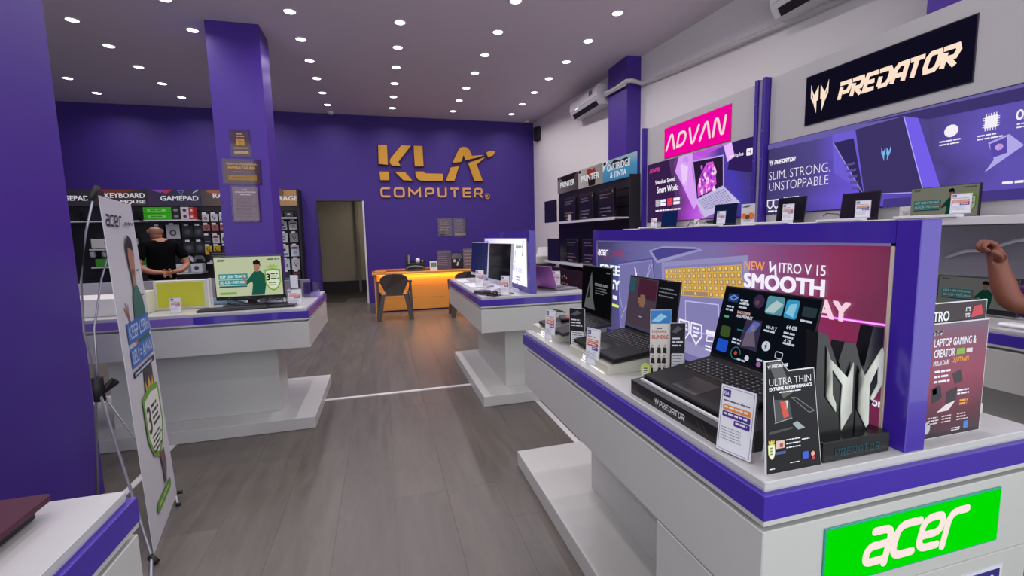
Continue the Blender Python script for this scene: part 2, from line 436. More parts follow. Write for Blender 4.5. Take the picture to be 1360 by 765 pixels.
MB().box(-1.28, 4.34, .91, -.62, 4.37, 1.06, M('#7f7c8c', .3), .002).build('upstand', lef, True)

# green lit sign on the counter end
gs = thing('lit_sign', 'green backlit sign with white rounded lettering on the near counter end', 'sign', (1.107, .683, .66))
MB().box(.842, .680, .656, 1.372, .6838, .79, M('#2f9a86', .3), .001).build('frame', gs, True)
MB().box(.846, .679, .660, 1.368, .6805, .786, EM('#00dc00', 1.0)).build('face', gs, True)
bd = Board((.846, .6789, .660), (1, 0, 0), (0, 0, 1)); word(bd, EM('#ffe6e0', 1.02), 'acer', .098, .026, .078, .305, .0185, ACER, .06, .26, .34); bd.flush(gs, True)
# lower poster on the end panel
lp = thing('poster', 'blue purple poster low on the near counter end under the green sign', 'poster', (1.2, .684, .3))
MB().box(.95, .6885, .14, 1.42, .6915, .578, M('#d8d8e6', .3)).build('backing', lp, True)
MB().box(.96, .6878, .15, 1.41, .6885, .570, EG('blue_print', [(0, '#5b55b8'), (.5, '#3a34a0'), (1, '#2a2270')], 0, 0)).build('face', lp, True)
bd = Board((.96, .6877, .15), (1, 0, 0), (0, 0, 1)); bd.poly(M('#8f86e0', .4), [(0,.2),(0,.435),(.2,.42)][:0] or [(0,.2),(0,.418),(.2,.418)]); bd.up(); bd.disc(M('#e8e8ff', .4), .42, .40, .009); bd.flush(lp, True)

# ================================================================== LIGHTBOX: NITRO
def lightbox(label, x0, x1, y0, y1, z0, z1, bz, face_m, bord=.05, name='lit_display_panel'):
    t = thing(name, label, 'sign', ((x0+x1)/2, (y0+y1)/2, z0))
    b = MB(); b.box(x0, y0, z0, x1, y0+bord, z1, PURPLE_BAND, .0015); b.box(x0, y1-bord, z0, x1, y1, z1, PURPLE_BAND, .0015)
    b.box(x0, y0+bord, z1-bord, x1, y1-bord, z1, PURPLE_BAND); b.box(x0, y0+bord, z0, x1, y1-bord, z0+bz, PURPLE_BAND); b.build('frame', t, True)
    a, c = y0+bord, y1-bord; e = .006; lip = M('#c9b9a8', .4)
    b = MB(); b.box(x0-.003, a, z0+bz, x0+.004, a+e, z1-bord, lip); b.box(x0-.003, c-e, z0+bz, x0+.004, c, z1-bord, M('#8a7fb0', .4)); b.box(x0-.003, a, z1-bord-e, x0+.004, c, z1-bord, M('#8a7fb0', .4)); b.build('bezel', t, True)
    MB().box(x0+.006, a+e, z0+bz, x0+.012, c-e, z1-bord-e, face_m).build('face', t, True)
    MB().box(x0+.012, a+e, z0+bz, x1-.002, c-e, z1-bord-e, BLACKM).build('backing', t, True)
    return t
# ramp runs along Y of the bounding box: 0 = near (right in view)
nface = EG('violet_red_backlit_print', [(0, '#6f2348'), (.07, '#8a2450'), (.16, '#843a6e'), (.27, '#8a5690'), (.38, '#7a6ca4'), (.55, '#7671a8'), (.78, '#605b94'), (.9, '#454272'), (1, '#3c3a60')], .92, 1, .16, 2.2)
LBX, LY0, LY1 = 1.074, .697, 2.25
nl = lightbox('purple framed lit panel with open laptop picture and smooth gameplay lettering', LBX, 1.132, LY0, LY1, .91, 1.415, .012, nface)
bd = Board((LBX+.0058, LY1, 0), (0, -1, 0), (0, 0, 1)); s = lambda Y: LY1-Y
# helper points in (s, z)
Wt = EM('#f4eefc', 1.0)
bd.poly(EM('#56509c', .9), [(s(1.97), .93), (s(2.03), 1.26), (s(1.69), 1.295), (s(1.62), .93)])
bd.up(); bd.poly(EM('#8a86bc', .9), [(s(1.965), .95), (s(1.98), 1.255), (s(1.695), 1.29), (s(1.64), .96)])
bd.up(); bd.poly(EM('#7b77ae', .9), [(s(1.955), .96), (s(1.97), 1.248), (s(1.70), 1.282), (s(1.65), .97)])
bd.up()
for a, b_ in (((1.78, 1.10), (1.71, 1.27)), ((1.80, 1.16), (1.69, 1.17)), ((1.80, 1.11), (1.69, 1.27)), ((1.94, 1.05), (1.97, 1.12)), ((1.95, 1.0), (1.90, 1.07))):
    bd.line(EM('#b9b4ee', .9), [(s(a[0]), a[1]), (s(b_[0]), b_[1])], .004)
bd.poly(EM('#ece8ff', 1), [(s(1.835), 1.25), (s(1.82), 1.215), (s(1.825), 1.215), (s(1.82), 1.18), (s(1.81), 1.225), (s(1.818), 1.225), (s(1.822), 1.245)])
RD = EM('#b03050', .9)
for a, b_ in (((2.13, 1.27), (1.93, 1.315)), ((2.06, 1.305), (1.93, 1.325)), ((1.97, 1.30), (1.90, 1.27)), ((2.05, 1.29), (1.87, 1.31))):
    bd.line(RD, [(s(a[0]), a[1]), (s(b_[0]), b_[1])], .003)
# second laptop seen from the side and the open one with yellow keys
bd.poly(EM('#9a96c4', .95), [(s(1.72), 1.325), (s(1.66), 1.275), (s(1.60), 1.285), (s(1.38), 1.335), (s(1.42), 1.345), (s(1.62), 1.345)])
bd.up(); bd.poly(EM('#4c478c', .95), [(s(1.70), 1.325), (s(1.655), 1.288), (s(1.60), 1.30), (s(1.40), 1.338), (s(1.62), 1.338)]); bd.up()
bd.poly(EM('#9490bf', .95), [(s(1.60), .95), (s(1.625), 1.28), (s(1.17), 1.325), (s(1.12), .95)])
bd.up(); bd.poly(EM('#8581b4', .95), [(s(1.59), 1.0), (s(1.605), 1.265), (s(1.19), 1.305), (s(1.15), .99)]); bd.up()
KY = [(1.585, 1.155), (1.60, 1.255), (1.195, 1.295), (1.175, 1.185)]   # keyboard corners BL TL TR BR (Y,z)
def bil(u_, v_):
    a, b_, c_, d_ = KY
    y = (a[0]*(1-u_)+d_[0]*u_)*(1-v_)+(b_[0]*(1-u_)+c_[0]*u_)*v_; z = (a[1]*(1-u_)+d_[1]*u_)*(1-v_)+(b_[1]*(1-u_)+c_[1]*u_)*v_
    return (s(y), z)
bd.poly(EM('#d9a944', .95), [bil(0, 0), bil(1, 0), bil(1, 1), bil(0, 1)]); bd.up()
for r_ in range(5):
    for c_ in range(15):
        if r_ == 0 and 3 < c_ < 9:
            if c_ > 4: continue
            u1 = 9/15-.01
        else: u1 = (c_+.86)/15
        u0, v0, v1 = (c_+.16)/15, (r_+.16)/5, (r_+.84)/5
        bd.poly(EM('#a08a7a', .9), [bil(u0, v0), bil(u1, v0), bil(u1, v1), bil(u0, v1)])
        bd.up(); mu, mv = (u0+u1)/2, (v0+v1)/2
        bd.poly(EM('#f0cf70', .95), [bil(mu-.012, mv-.04), bil(mu+.012, mv-.04), bil(mu+.012, mv+.05), bil(mu-.012, mv+.05)]); bd.k -= 1
bd.up()
bd.line(EM('#c4bef4', .95), [(s(1.46), 1.04), (s(1.465), 1.145), (s(1.29), 1.155), (s(1.28), 1.045)], .004, True)
bd.text(EM('#f0a050', 1), 'NEW', s(1.180), 1.281, .026, .078, .02); 
bd.line(Wt, [(s(1.083), 1.310), (s(1.080), 1.283), (s(1.064), 1.298), (s(1.061), 1.266)], .007)
bd.text(Wt, 'ITRO V 15', s(1.050), 1.281, .027, .142, .015)
bd.text(Wt, 'SMOOTH', s(1.178), 1.228, .042, .268, .06)
bd.text(EM('#f6cfe0', 1), 'GAMEPLAY', s(1.175), 1.175, .046, .335, .06)
word(bd, Wt, 'acer', s(2.19), 1.292, .026, .105, .0065, ACER, .12, .2, .3)
bd.text(EM('#e8f6ff', 1), 'FREE', s(2.16), 1.20, .045, .20, .05); bd.text(EM('#e8f6ff', 1), 'EASY', s(2.15), 1.13, .045, .19, .05); bd.rows(Wt, s(2.16), 1.10, s(1.97), 1, .02, .018, 3)
bd.rect(EM('#d8f070', 1), s(2.14), 1.045, s(1.97), 1.058)
for q in (1.47, 1.40):
    bd.line(Wt, [(s(q+.028), 1.07), (s(q-.028), 1.07), (s(q-.03), 1.03), (s(q), .995), (s(q+.03), 1.03)], .006, True)
    bd.rows(Wt, s(q+.017), 1.058, s(q-.017), 3, .014, .008, 4)
bd.rows(Wt, s(1.35), 1.06, s(1.21), 1, .02, .014, 5); bd.rows(Wt, s(1.35), 1.005, s(1.2), 2, .012, .006, 6)
for q in (1.325, 1.25): bd.line(Wt, [(s(q+.02), 1.02), (s(q-.015), 1.025), (s(q-.02), 1.045), (s(q+.015), 1.04)], .004, True)
bd.line(EM('#e060e8', 1.1), [(s(1.16), 1.170), (s(.755), 1.183)], .006)
bd.up(); bd.line(EM('#ffb8ff', 1.2), [(s(1.16), 1.170), (s(.755), 1.183)], .0025)
bd.rect(EM('#4a6ae0', 1), s(.80), 1.03, s(.76), 1.09); bd.up(); bd.text(Wt, 'i7', s(.79), 1.035, .016, .02, .02)
bd.text(Wt, 'Processor', s(.85), .992, .020, .10, .03); bd.rows(Wt, s(1.0), 1.09, s(.93), 3, .03, .02, 9)
bd.flush(nl, True)

# ================================================================== LAPTOPS
def laptop(label, loc, rz, w=.345, d=.235, open_deg=100, h=.225, body='#0d0d10', lid=None, scr=None, art=None, bez='#0a0a0c', keys=True, tilt=0, name='laptop', group=None, foot=.01, keycol='#08080a'):
    """hinge line at the origin, user side towards -Y"""
    t = thing(name, label, 'laptop', loc, rz, group); B = M(body, .62, 0, .3); K = M(keycol, .5)
    T = Matrix.Rotation(-tilt, 4, 'X')   # tilt: front lower than the hinge
    b = MB().box(-w/2, -d, 0, w/2, .008, .016, B, .003).build('base', t); b.data.transform(T)
    if keys:
        k = MB()
        k.box(-w*.44, -d*.50, .0158, w*.44, -d*.06, .0162, M('#050507', .6))
        for r_ in range(6):
            n = 15; y = -d*.09-(r_)*d*.067
            for c_ in range(n):
                x0_ = -w*.43+c_*w*.86/n
                if r_ == 5 and 4 < c_ < 9:
                    if c_ == 5: k.box(x0_+.001, y-d*.055, .016, x0_+4*w*.86/n-.002, y, .0178, K)
                    continue
                k.box(x0_+.0015, y-d*.055, .016, x0_+w*.86/n-.0015, y, .0178, K)
                if w > .3 and art: k.quad([(x0_+.007, y-.009, .0181), (x0_+.011, y-.009, .0181), (x0_+.011, y-.005, .0181), (x0_+.007, y-.005, .0181)], M('#8a8a90', .5))
        o = k.build('keyboard', t); o.data.transform(T); o['kind'] = 'stuff'
        o = MB().box(-w*.16, -d*.92, .0155, w*.14, -d*.58, .0166, M('#1e1e22', .3)).build('touchpad', t); o.data.transform(T)
    a = math.radians(open_deg-90); R = Matrix.Translation((0, 0, .016)) @ Matrix.Rotation(-a, 4, 'X')
    o = MB().box(-w/2, 0, 0, w/2, .006, h, M(lid or body, .35, .3), .002).build('screen_lid', t); o.data.transform(R); L = o
    o2 = MB().box(-w/2+.005, -.0012, .012, w/2-.005, 0, h-.006, scr or BLACK).build('display', L); 
    o2.matrix_parent_inverse = Matrix(); 
    if art:
        bd = Board((-w/2+.005, -.0013, .012), (1, 0, 0), (0, 0, 1), .0003); art(bd, w-.01, h-.018)
        for q in bd.flush(L): q.data.transform(R)
    o2.data.transform(R)
    o = MB().tube([(-w*.4, .004, .014), (w*.4, .004, .014)], .006, M('#101012', .4), 8).build('hinge', t)
    return t
def art_near(bd, w, h):
    g = lambda a, s_=.8: EM(a, s_)
    bd.rect(g('#2b3c6a'), .02, h*.80, .062, h*.92, r=.006); bd.up(); bd.line(g('#6f9cf0'), [(.026, h*.86), (.042, h*.83), (.058, h*.87), (.042, h*.90)], .004, True); bd.k -= 1
    bd.rect(g('#5d9dad'), .168, h*.73, .226, h*.97, r=.008); bd.rect(g('#3aa0cc'), .232, h*.72, .272, h*.96, r=.008)
    bd.up(); bd.poly(g('#bcd6d6'), [(.17, h*.75), (.20, h*.75), (.224, h*.88), (.20, h*.92), (.18, h*.84)]); bd.poly(g('#8fd4ee'), [(.236, h*.78), (.262, h*.74), (.266, h*.92), (.245, h*.9)]); bd.k -= 1
    bd.disc(g('#3c2c50'), .14, h*.87, .02); bd.disc(g('#8a6a58', .5), .135, h*.85, .008)
    bd.rect(g('#35454f', .6), .285, h*.78, .325, h*.90, r=.004)
    bd.rect(g('#3f5628'), .02, h*.28, .060, h*.44, r=.01); bd.rect(g('#2457d2'), .018, h*.06, .062, h*.24, r=.006)
    # central figure as plain colour blocks
    bd.poly(g('#3a3450'), [(.10, h*.20), (.172, h*.20), (.168, h*.62), (.112, h*.60)])
    bd.up(); bd.poly(g('#6f6478', .8), [(.115, h*.22), (.165, h*.26), (.15, h*.45), (.12, h*.42)]); bd.poly(g('#5f6fc0', .8), [(.12, h*.42), (.14, h*.60), (.165, h*.58), (.15, h*.45)]); bd.poly(g('#b59a8c', .6), [(.135, h*.45), (.15, h*.47), (.146, h*.55), (.137, h*.54)]); bd.k -= 1
    Wh = g('#d4dcec', .8)
    for x, z, n in ((.07, .86, 2), (.07, .76, 1), (.02, .74, 2), (.18, .52, 1), (.245, .55, 2), (.25, .42, 1), (.18, .12, 1), (.235, .12, 1), (.075, .30, 2), (.11, .04, 1), (.285, .74, 1)):
        bd.rows(Wh, x, z*h, x+.038, n, .010, .005, int(x*1000), ragged=.2)
    bd.text(g('#f0c0b8', .8), 'BLACKTOWER', .07, h*.655, .008, .05, .04); bd.text(Wh, 'AI SUPREMACY', .07, h*.60, .009, .062, .05)
    bd.text(Wh, 'Wi-Fi 7', .185, h*.535, .009, .036, .03); bd.text(Wh, '64 GB', .25, h*.59, .010, .032, .05); bd.text(Wh, '4 TB', .252, h*.42, .009, .022, .05); bd.text(Wh, '240W', .075, h*.79, .009, .028, .04)
    bd.disc(Wh, .20, h*.31, .014); bd.up(); bd.poly(g('#101018'), [(.203, h*.36), (.194, h*.30), (.199, h*.30), (.197, h*.255), (.206, h*.32), (.201, h*.32)]); bd.k -= 1
    bd.line(Wh, rounded([(.236, h*.2), (.258, h*.2), (.258, h*.28), (.236, h*.28)], .004, 3, True), .0022, True)
    bd.line(g('#3f8ea8'), [(.10+.018*math.cos(k), h*.10+.018*math.sin(k)) for k in [i*.5 for i in range(12)]], .002, False); bd.disc(g('#c05038'), .10, h*.10, .006)
    bd.disc(Wh, .145, h*.08, .008); bd.disc(g('#a06aa8'), .19, h*.02+.006, .008)
    bd.poly(g('#3f8fc8'), [(.215, h*.0), (.28, h*.0), (.262, h*.10), (.235, h*.12)])
    bd.rect(g('#50c890', .7), .02, h*.56, .04, h*.59); bd.rect(g('#3a8f8f', .6), .085, h*.42, .11, h*.44)
near_lap = laptop('open black laptop with feature icons on screen, nearest on the counter', (.985, 1.048, .992), -PI/2, .338, .235, 104, .228, art=art_near, scr=EM('#0c1018', .9), tilt=-.16)
def art_mid(bd, w, h):
    bd.rect(EM('#5c4c5c', .55), 0, 0, w*.62, h, r=0); bd.up(); bd.rect(EM('#3a6a78', .55), .004, h*.72, w*.14, h-.004); bd.rect(EM('#5a2c44', .55), w*.22, h*.6, w*.6, h*.98)
    bd.up(); bd.rect(EM('#94705c', .7), w*.24, h*.5, w*.40, h*.62); bd.rect(EM('#94705c', .7), w*.28, h*.44, w*.38, h*.68); bd.rows(EM('#a0a0b0', .5), w*.65, h*.88, w*.98, 3, .014, .004, 5); bd.rows(EM('#c0c0d0', .6), w*.3, h*.26, w*.38, 1, .01, .004, 6)
    bd.rect(EM('#55506a', .6), 0, 0, w, h*.06)
laptop('open black laptop with dim brown home screen, middle one of three on the counter', (.98, 1.572, .985), -PI/2, .345, .235, 97, .225, art=art_mid, scr=EM('#15151c', .8), tilt=-.13)
def art_far(bd, w, h):
    bd.poly(EM('#6d7072', .6), [(w*.1, h*.1), (w*.5, h*.1), (w*.42, h*.35), (w*.36, h*.9), (w*.30, h*.75), (w*.16, h*.35)])
    bd.up(); bd.poly(EM('#1a1c1e', .8), [(w*.2, h*.3), (w*.3, h*.35), (w*.3, h*.7)]); bd.text(EM('#a8acb4', .6), 'GEARED ALIKE', w*.48, h*.62, .012, w*.44, .05); bd.rows(EM('#8a8e96', .6), w*.5, h*.58, w*.9, 3, .012, .004, 7)
    bd.rows(EM('#8a8e96', .6), w*.85, h*.92, w*.97, 1, .012, .005, 8)
laptop('open dark laptop with black grey graphic on screen, farthest of three on the counter', (.98, 2.03, .980), -PI/2, .32, .235, 92, .25, body='#2a2a2e', art=art_far, scr=EM('#0a0b0d', .8), tilt=-.12)

def wedge_stand(label, y0, y1, dark=False):
    """lit-logo riser under a laptop: front face at X=.733, rising towards the panel"""
    t = thing('laptop_stand', label, 'stand', (.85, (y0+y1)/2, .91)); m = M('#121214', .3) if dark else M('#c4c3b4', .35)
    x0 = .718 if dark else .733; x1 = 1.0; zf = .952 if dark else .943; zb = .985 if dark else .968
    MB().hexa([(x0, y0, .91), (x1, y0, .91), (x1, y1, .91), (x0, y1, .91)], [(x0, y0, zf), (x1, y0, zb), (x1, y1, zb), (x0, y1, zf)], m).build('riser', t, True)
    bd = Board((x0-.0004, y1, .91), (0, -1, 0), (0, 0, 1))
    if dark:
        emblem(bd, M('#e0e0e4', .4), .13, .010, .018, .022); word(bd, M('#e0e0e4', .4), 'PREDATOR', .152, .012, .016, .11, .0025, PRED, .2, .1)
        for q in (.02, .03, .31, .33): bd.line(M('#6a6a70', .4), [(q, .032), (q+.02, .008)], .001)
        bd.flush(t, True)
        MB().box(x0+.02, y0, zf+.002, x0+.028, y1-.02, zf+.008, M('#d8d8da', .3)).build('light_strip', t, True)['label'] = 'white strip along the front'
    else:
        word(bd, EM('#ffffff', 1.3), 'acer', .13, .008, .018, .066, .0045, ACER, .12, .2, .3); bd.flush(t, True)
        MB().box(x0-.004, y0+.02, .9105, x0+.008, y0+.22, .9125, EM('#fffbe8', 1.2)).build('light_strip', t, True)['label'] = 'glowing strip under the lettering'
    return t
wedge_stand('black laptop riser with white emblem and lettering on its front', .80, 1.235, True)
wedge_stand('cream riser with lit lettering under the middle laptop', 1.42, 1.757)
wedge_stand('cream riser with lit lettering under the farthest laptop', 1.947, 2.245)

# thin aluminium trays under the middle and far laptops
def price_tag(label, loc, rz, w=.074, h=.15, lean=.12, lines='#b8327a', white=True, name='price_tag', seed=0):
    t = thing(name, label, 'price tag', loc, rz)
    R = Matrix.Rotation(-lean, 4, 'X')
    o = MB().box(-w/2, 0, 0, w/2, .0022, h, ACR, .0004).box(-w/2, 0, 0, w/2, .05, .002, ACR).build('acrylic_holder', t); 
    o = MB().box(-w/2+.003, -.0012, .003, w/2-.003, -.0002, h-.008, PAPER).build('card', t); c = o
    bd = Board((-w/2+.003, -.00125, .003), (1, 0, 0), (0, 0, 1), .00025); cw, chh = w-.006, h-.011; k = h/.15
    P_, O_ = M('#4a2a8a', .5), M('#e08a3c', .5)
    bd.line(M('#3a3a6a', .5), [(.004, .004), (cw-.004, .004), (cw-.004, chh-.004), (.004, chh-.004)], .0008, True, 'border')
    bd.up(); bd.rect(P_, .006, chh-.024*k, .024, chh-.008*k, 'lettering'); bd.up(); bd.text(PAPER, 'KLA', .008, chh-.020*k, .008*k, .012, .03); bd.k -= 1
    bd.rows(M('#5a5a6a', .6), .008, chh-.030*k, cw-.008, 1, .006, .003*k, seed)
    for q, m in ((.052, O_), (.066, P_ if seed % 2 else M('#c23a5a', .5)), (.080, P_)): 
        bd.rect(m, .008 if q < .07 else cw*.45, chh-q*k, cw-.008, chh-(q-.012)*k, 'lettering', .003)
        bd.up(); bd.rows(PAPER, .012 if q < .07 else cw*.5, chh-(q-.009)*k, cw-.014, 1, .006, .004*k, seed+3, ragged=.1); bd.k -= 1
    bd.rows(M('#8a8a9a', .6), .008, chh-.088*k, cw-.012, 5, .006*k, .0016*k, seed+5)
    bd.flush(c)
    for o in [x for x in t.children if x.name.startswith('card') or x.name.startswith('acrylic')]:
        o.data.transform(R)
        for q in o.children: q.data.transform(R)
    return t
def face_dir(dx, dy): return math.atan2(dy, dx)+PI/2     # rz so that local -Y points to (dx,dy)
price_tag('white price tag in clear holder before the nearest black laptop', (.715, .800, .911), face_dir(-.97, -.25), .088, .158, .10, seed=1)
price_tag('white price tag in clear holder before the middle cream riser', (.728, 1.535, .911), face_dir(-.95, -.3), .078, .15, .08, seed=2)
price_tag('white price tag in clear holder before the farthest cream riser', (.728, 1.985, .911), face_dir(-.95, -.3), .080, .152, .08, seed=4)

# black show card ULTRA THIN
uc = thing('show_card', 'black show card reading ultra thin at the counter corner', 'sign', (.788, .712, .911), 0)
R = Matrix.Rotation(-.10, 4, 'X')
out = [(-.070, 0), (.070, 0), (.058, .213), (.004, .213), (-.010, .236), (-.078, .236)]
out = [(-.070, 0), (.072, 0), (.062, .205), (-.004, .205), (-.022, .228), (-.062, .228)]
b = MB(); b.prism(out, -.004, 0, M('#dcdce0', .5), Matrix(((1,0,0,0),(0,0,-1,0),(0,1,0,0),(0,0,0,1)))); o = b.build('board', uc); o.data.transform(R); BDR = o
ins = [(-.068, .001), (.0705, .001), (.0605, .2035), (-.0045, .2035), (-.0225, .2265), (-.060, .2265)]
bd = Board((0, -.0001, 0), (1, 0, 0), (0, 0, 1), .0003); K = M('#07070d', .5, spec=.3)
b2 = Board((0, -.0001, 0), (1, 0, 0), (0, 0, 1), .0003)
bd.poly(K, ins); bd.up(); Wp = M('#e8e8ee', .4)
bd.poly(M('#4a4a48', .4), [(-.055, .225), (-.024, .225), (.005, .16), (-.02, .15)]); bd.up()
emblem(bd, Wp, -.056, .212, .007, .009); word(bd, Wp, 'PREDATOR', -.046, .214, .006, .04, .0012, PRED, .2, .15)
bd.text(Wp, 'ULTRA THIN', -.054, .178, .014, .106, -.012); bd.text(Wp, 'EXTREME AI PERFORMANCE', -.054, .168, .0065, .108, .05); bd.rows(Wp, -.03, .164, .03, 1, .004, .0022, 3)
bd.line(M('#9a9aa0', .4), [(-.045, .158), (-.042, .105)], .002); bd.poly(M('#2c2d34', .3), [(-.044, .150), (-.006, .145), (.0, .108), (-.04, .102)])
bd.line(M('#6d6e78', .4), [(.0, .150), (.012, .148), (.058, .116), (.044, .114)], .0018, True); bd.up(); bd.poly(M('#c8402a', .4), [(-.03, .145), (-.014, .143), (-.008, .112), (-.022, .110)]); bd.rect(M('#d8cfc0', .4), -.017, .128, -.010, .145); bd.line(M('#8a8a90', .4), [(-.045, .102), (0, .108)], .002)
bd.poly(M('#8fa0a0', .4), [(.0, .096), (.012, .100), (.032, .084), (.014, .082)]); bd.poly(M('#34363a', .4), [(-.06, .086), (0, .090), (0, .086), (-.06, .080)])
bd.rect(M('#cdb8a8', .4), -.044, .050, -.022, .066); bd.up(); bd.rect(M('#a83a3a', .4), -.034, .052, -.026, .060); bd.rect(M('#3c4a80', .4), -.045, .038, -.020, .044)
for q in (.066, .058, .050): bd.rows(Wp, -.018, q, .018, 1, .004, .0022, int(q*1000), ragged=0)
bd.rows(Wp, .022, .062, .042, 1, .004, .0022, 2, ragged=0); bd.rect(M('#2a50c0', .4), .022, .020, .038, .035, r=.003); bd.disc(M('#e0a080', .4), .049, .028, .005); bd.disc(M('#b03a50', .4), .050, .019, .004); bd.rows(Wp, -.01, .018, .02, 1, .004, .0016, 5); bd.rows(Wp, -.062, .012, -.045, 1, .004, .002, 6)
shield(bd, M('#d8d060', .4), M('#e8ecd8', .4), -.055, .045, .017, .030); bd.poly(M('#d8c050', .4), [(-.062,.062),(-.062,.070),(-.058,.065),(-.055,.071),(-.052,.065),(-.048,.070),(-.048,.062)]); bd.rows(M('#6a7a40', .4), -.059, .055, -.051, 3, .006, .003, 7)
for q in bd.flush(BDR): q.data.transform(R)
MB().hexa([(-.03, .05, 0), (.03, .05, 0), (.03, .056, 0), (-.03, .056, 0)], [(-.03, .018, .17), (.03, .018, .17), (.03, .024, .17), (-.03, .024, .17)], M('#cfcfd4', .6)).build('easel_back', uc)

# trophy emblem stand
tp = thing('emblem_stand', 'black sculpted emblem ornament on lettered base beside the lit panel', 'ornament', (.962, .72, .91))
BK = M('#0b0b0d', .28); INN = M('#dfe2d8', .45)
MB().box(.868, .715, .91, 1.054, .86, .955, BK, .002).build('base', tp, True)
bd = Board((.868, .7148, .91), (1, 0, 0), (0, 0, 1)); word(bd, M('#2a5a66', .25, .6), 'PREDATOR', .03, .012, .016, .125, .0026, PRED, .25, .0); bd.flush(tp, True)
def blade(pts, y0, y1, m): 
    b = MB(); T = Matrix(((1,0,0,0),(0,0,1,0),(0,1,0,0),(0,0,0,1))); b.prism(pts, y0, y1, m, T); return b
Y0, Y1 = .74, .85
body_ = [(.868, .955), (.868, 1.187), (.894, 1.177), (.913, 1.135), (.928, 1.118), (.944, 1.158), (.975, 1.153), (1.0, 1.123), (1.02, 1.187), (1.052, 1.182), (1.056, 1.056), (1.032, 1.012), (1.021, 1.004), (1.023, .955)]
blade([(.868, .955), (.868, 1.187), (.894, 1.177), (.913, 1.135), (.942, 1.075), (.966, 1.05), (.966, .955)], Y0+.002, Y0+.03, BK).build('blade', tp, True)
blade([(.935, .955), (.935, 1.105), (.930, 1.118), (.944, 1.158), (.975, 1.153), (1.0, 1.085), (1.0, .955)], Y0+.004, Y0+.034, BK).build('blade', tp, True)
blade([(.985, .955), (.985, 1.08), (1.002, 1.10), (1.02, 1.187), (1.052, 1.182), (1.056, 1.056), (1.032, 1.012), (1.021, 1.004), (1.023, .955)], Y0+.002, Y0+.03, BK).build('blade', tp, True)
pale = [[(.891, 1.154), (.901, 1.126), (.953, 1.079), (.967, 1.112), (.968, 1.069), (.969, 1.001), (.943, .963), (.938, 1.006), (.939, 1.065), (.908, 1.103), (.913, 1.046), (.924, 1.025), (.925, 1.007), (.896, 1.044)],
        [(.988, 1.102), (1.002, 1.078), (1.048, 1.138), (1.053, 1.126), (1.055, 1.056), (1.029, 1.019), (1.021, 1.025), (1.041, 1.056), (1.039, 1.097), (1.017, 1.057), (1.021, .967), (1.014, .960), (.987, 1.004), (.985, 1.08)]]
INN2 = EG('pale_facet', [(0, '#3a3c3c'), (.25, '#b8bcae'), (.6, '#d4d6cc'), (1, '#a8aaa2')], 0, 0, .5, 2.5)
for pz in pale: blade(pz, Y0-.001, Y0+.001, INN2).build('inlay', tp, True)['label'] = 'pale inner facet'

# folded leaflet stands between the laptops
def leaflet(label, loc, rz, w, h, top, body, dark, seed, name='leaflet_stand'):
    t = thing(name, label, 'leaflet', loc, rz)
    o = MB().box(-w/2, 0, 0, w/2, .003, h, M('#d6d6da', .5)).hexa([(-w/3, .05, 0), (w/3, .05, 0), (w/3, .053, 0), (-w/3, .053, 0)], [(-w/3, .003, h*.8), (w/3, .003, h*.8), (w/3, .006, h*.8), (-w/3, .006, h*.8)], M('#d6d6da', .5)).build('card', t)
    bd = Board((-w/2, -.0001, 0), (1, 0, 0), (0, 0, 1), .0003); bd.rect(M(body, .45), .001, .001, w-.001, h-.001); bd.up()
    bd.rect(M(top, .4), .001, h*.80, w-.001, h-.001); bd.up(); bd.poly(M('#9ad0ee' if not dark else '#5a5a60', .4), [(.004, h*.84), (w*.5, h*.95), (w*.8, h*.9), (w*.4, h*.82)])
    rr = random.Random(seed)
    if not dark:
        bd.text(M('#c4503c', .5), 'DIJUAL', .006, h*.66, .010, w-.02, .03); bd.text(M('#c4503c', .5), 'BUNDLE', .006, h*.58, .012, w-.014, .04); bd.rows(M('#5a5a60', .5), w*.3, h*.74, w*.6, 1, .01, .004, 1)
        for k in range(9): 
            x, z = w*(.12+.3*(k % 3))+rr.uniform(-.004, .004), h*(.42-.15*(k//3)); bd.poly(M('#1c1c20', .5), [(x-.007, z-.012), (x+.007, z-.014), (x+.006, z+.006), (x-.004, z+.008)]); bd.up(); bd.disc(M('#c09a86', .5), x+.001, z+.013, .004, n=8); bd.k -= 1
        bd.disc(M('#d9d6cf', .5), w*.5, h*.06, w*.12)
    else:
        bd.rows(M('#e0e0e4', .5), .008, h*.74, w-.006, 3, .012, .005, 2); bd.rect(M('#d9dbe0', .5), w*.12, h*.08, w*.92, h*.46, r=.004); bd.up(); bd.rows(M('#3a3a44', .5), w*.2, h*.43, w*.85, 6, .010, .003, 3)
    bd.flush(o); return t
leaflet('tall white leaflet with blue top standing beside the middle laptop', (.885, 1.335, .911), face_dir(-.35, -.94), .068, .232, '#2f7fc4', '#d8d4cc', False, 3)
leaflet('black leaflet card with white panel between middle and farthest laptops', (.775, 1.775, .911), face_dir(-.75, -.66), .070, .18, '#0c0c0f', '#121216', True, 5)
lf = leaflet('narrow black card with white phone shape behind the blue topped leaflet', (.93, 1.305, .911), face_dir(-.35, -.94), .05, .19, '#1c1c22', '#1a1a22', True, 6)
sk = thing('shield_card', 'small green and cream shield shaped card beside the middle riser', 'sign', (.83, 1.335, .911), face_dir(-.5, -.86))
bd = Board((0, 0, .03), (1, 0, 0), (0, 0, 1)); b = MB(); b.prism([(-.014, .0), (.014, .0), (.017, .04), (.010, .052), (0, .056), (-.010, .052), (-.017, .04)], -.003, 0, M('#b9c860', .5), Matrix(((1,0,0,0),(0,0,-1,0),(0,1,0,0),(0,0,0,1)))); o = b.build('card', sk)
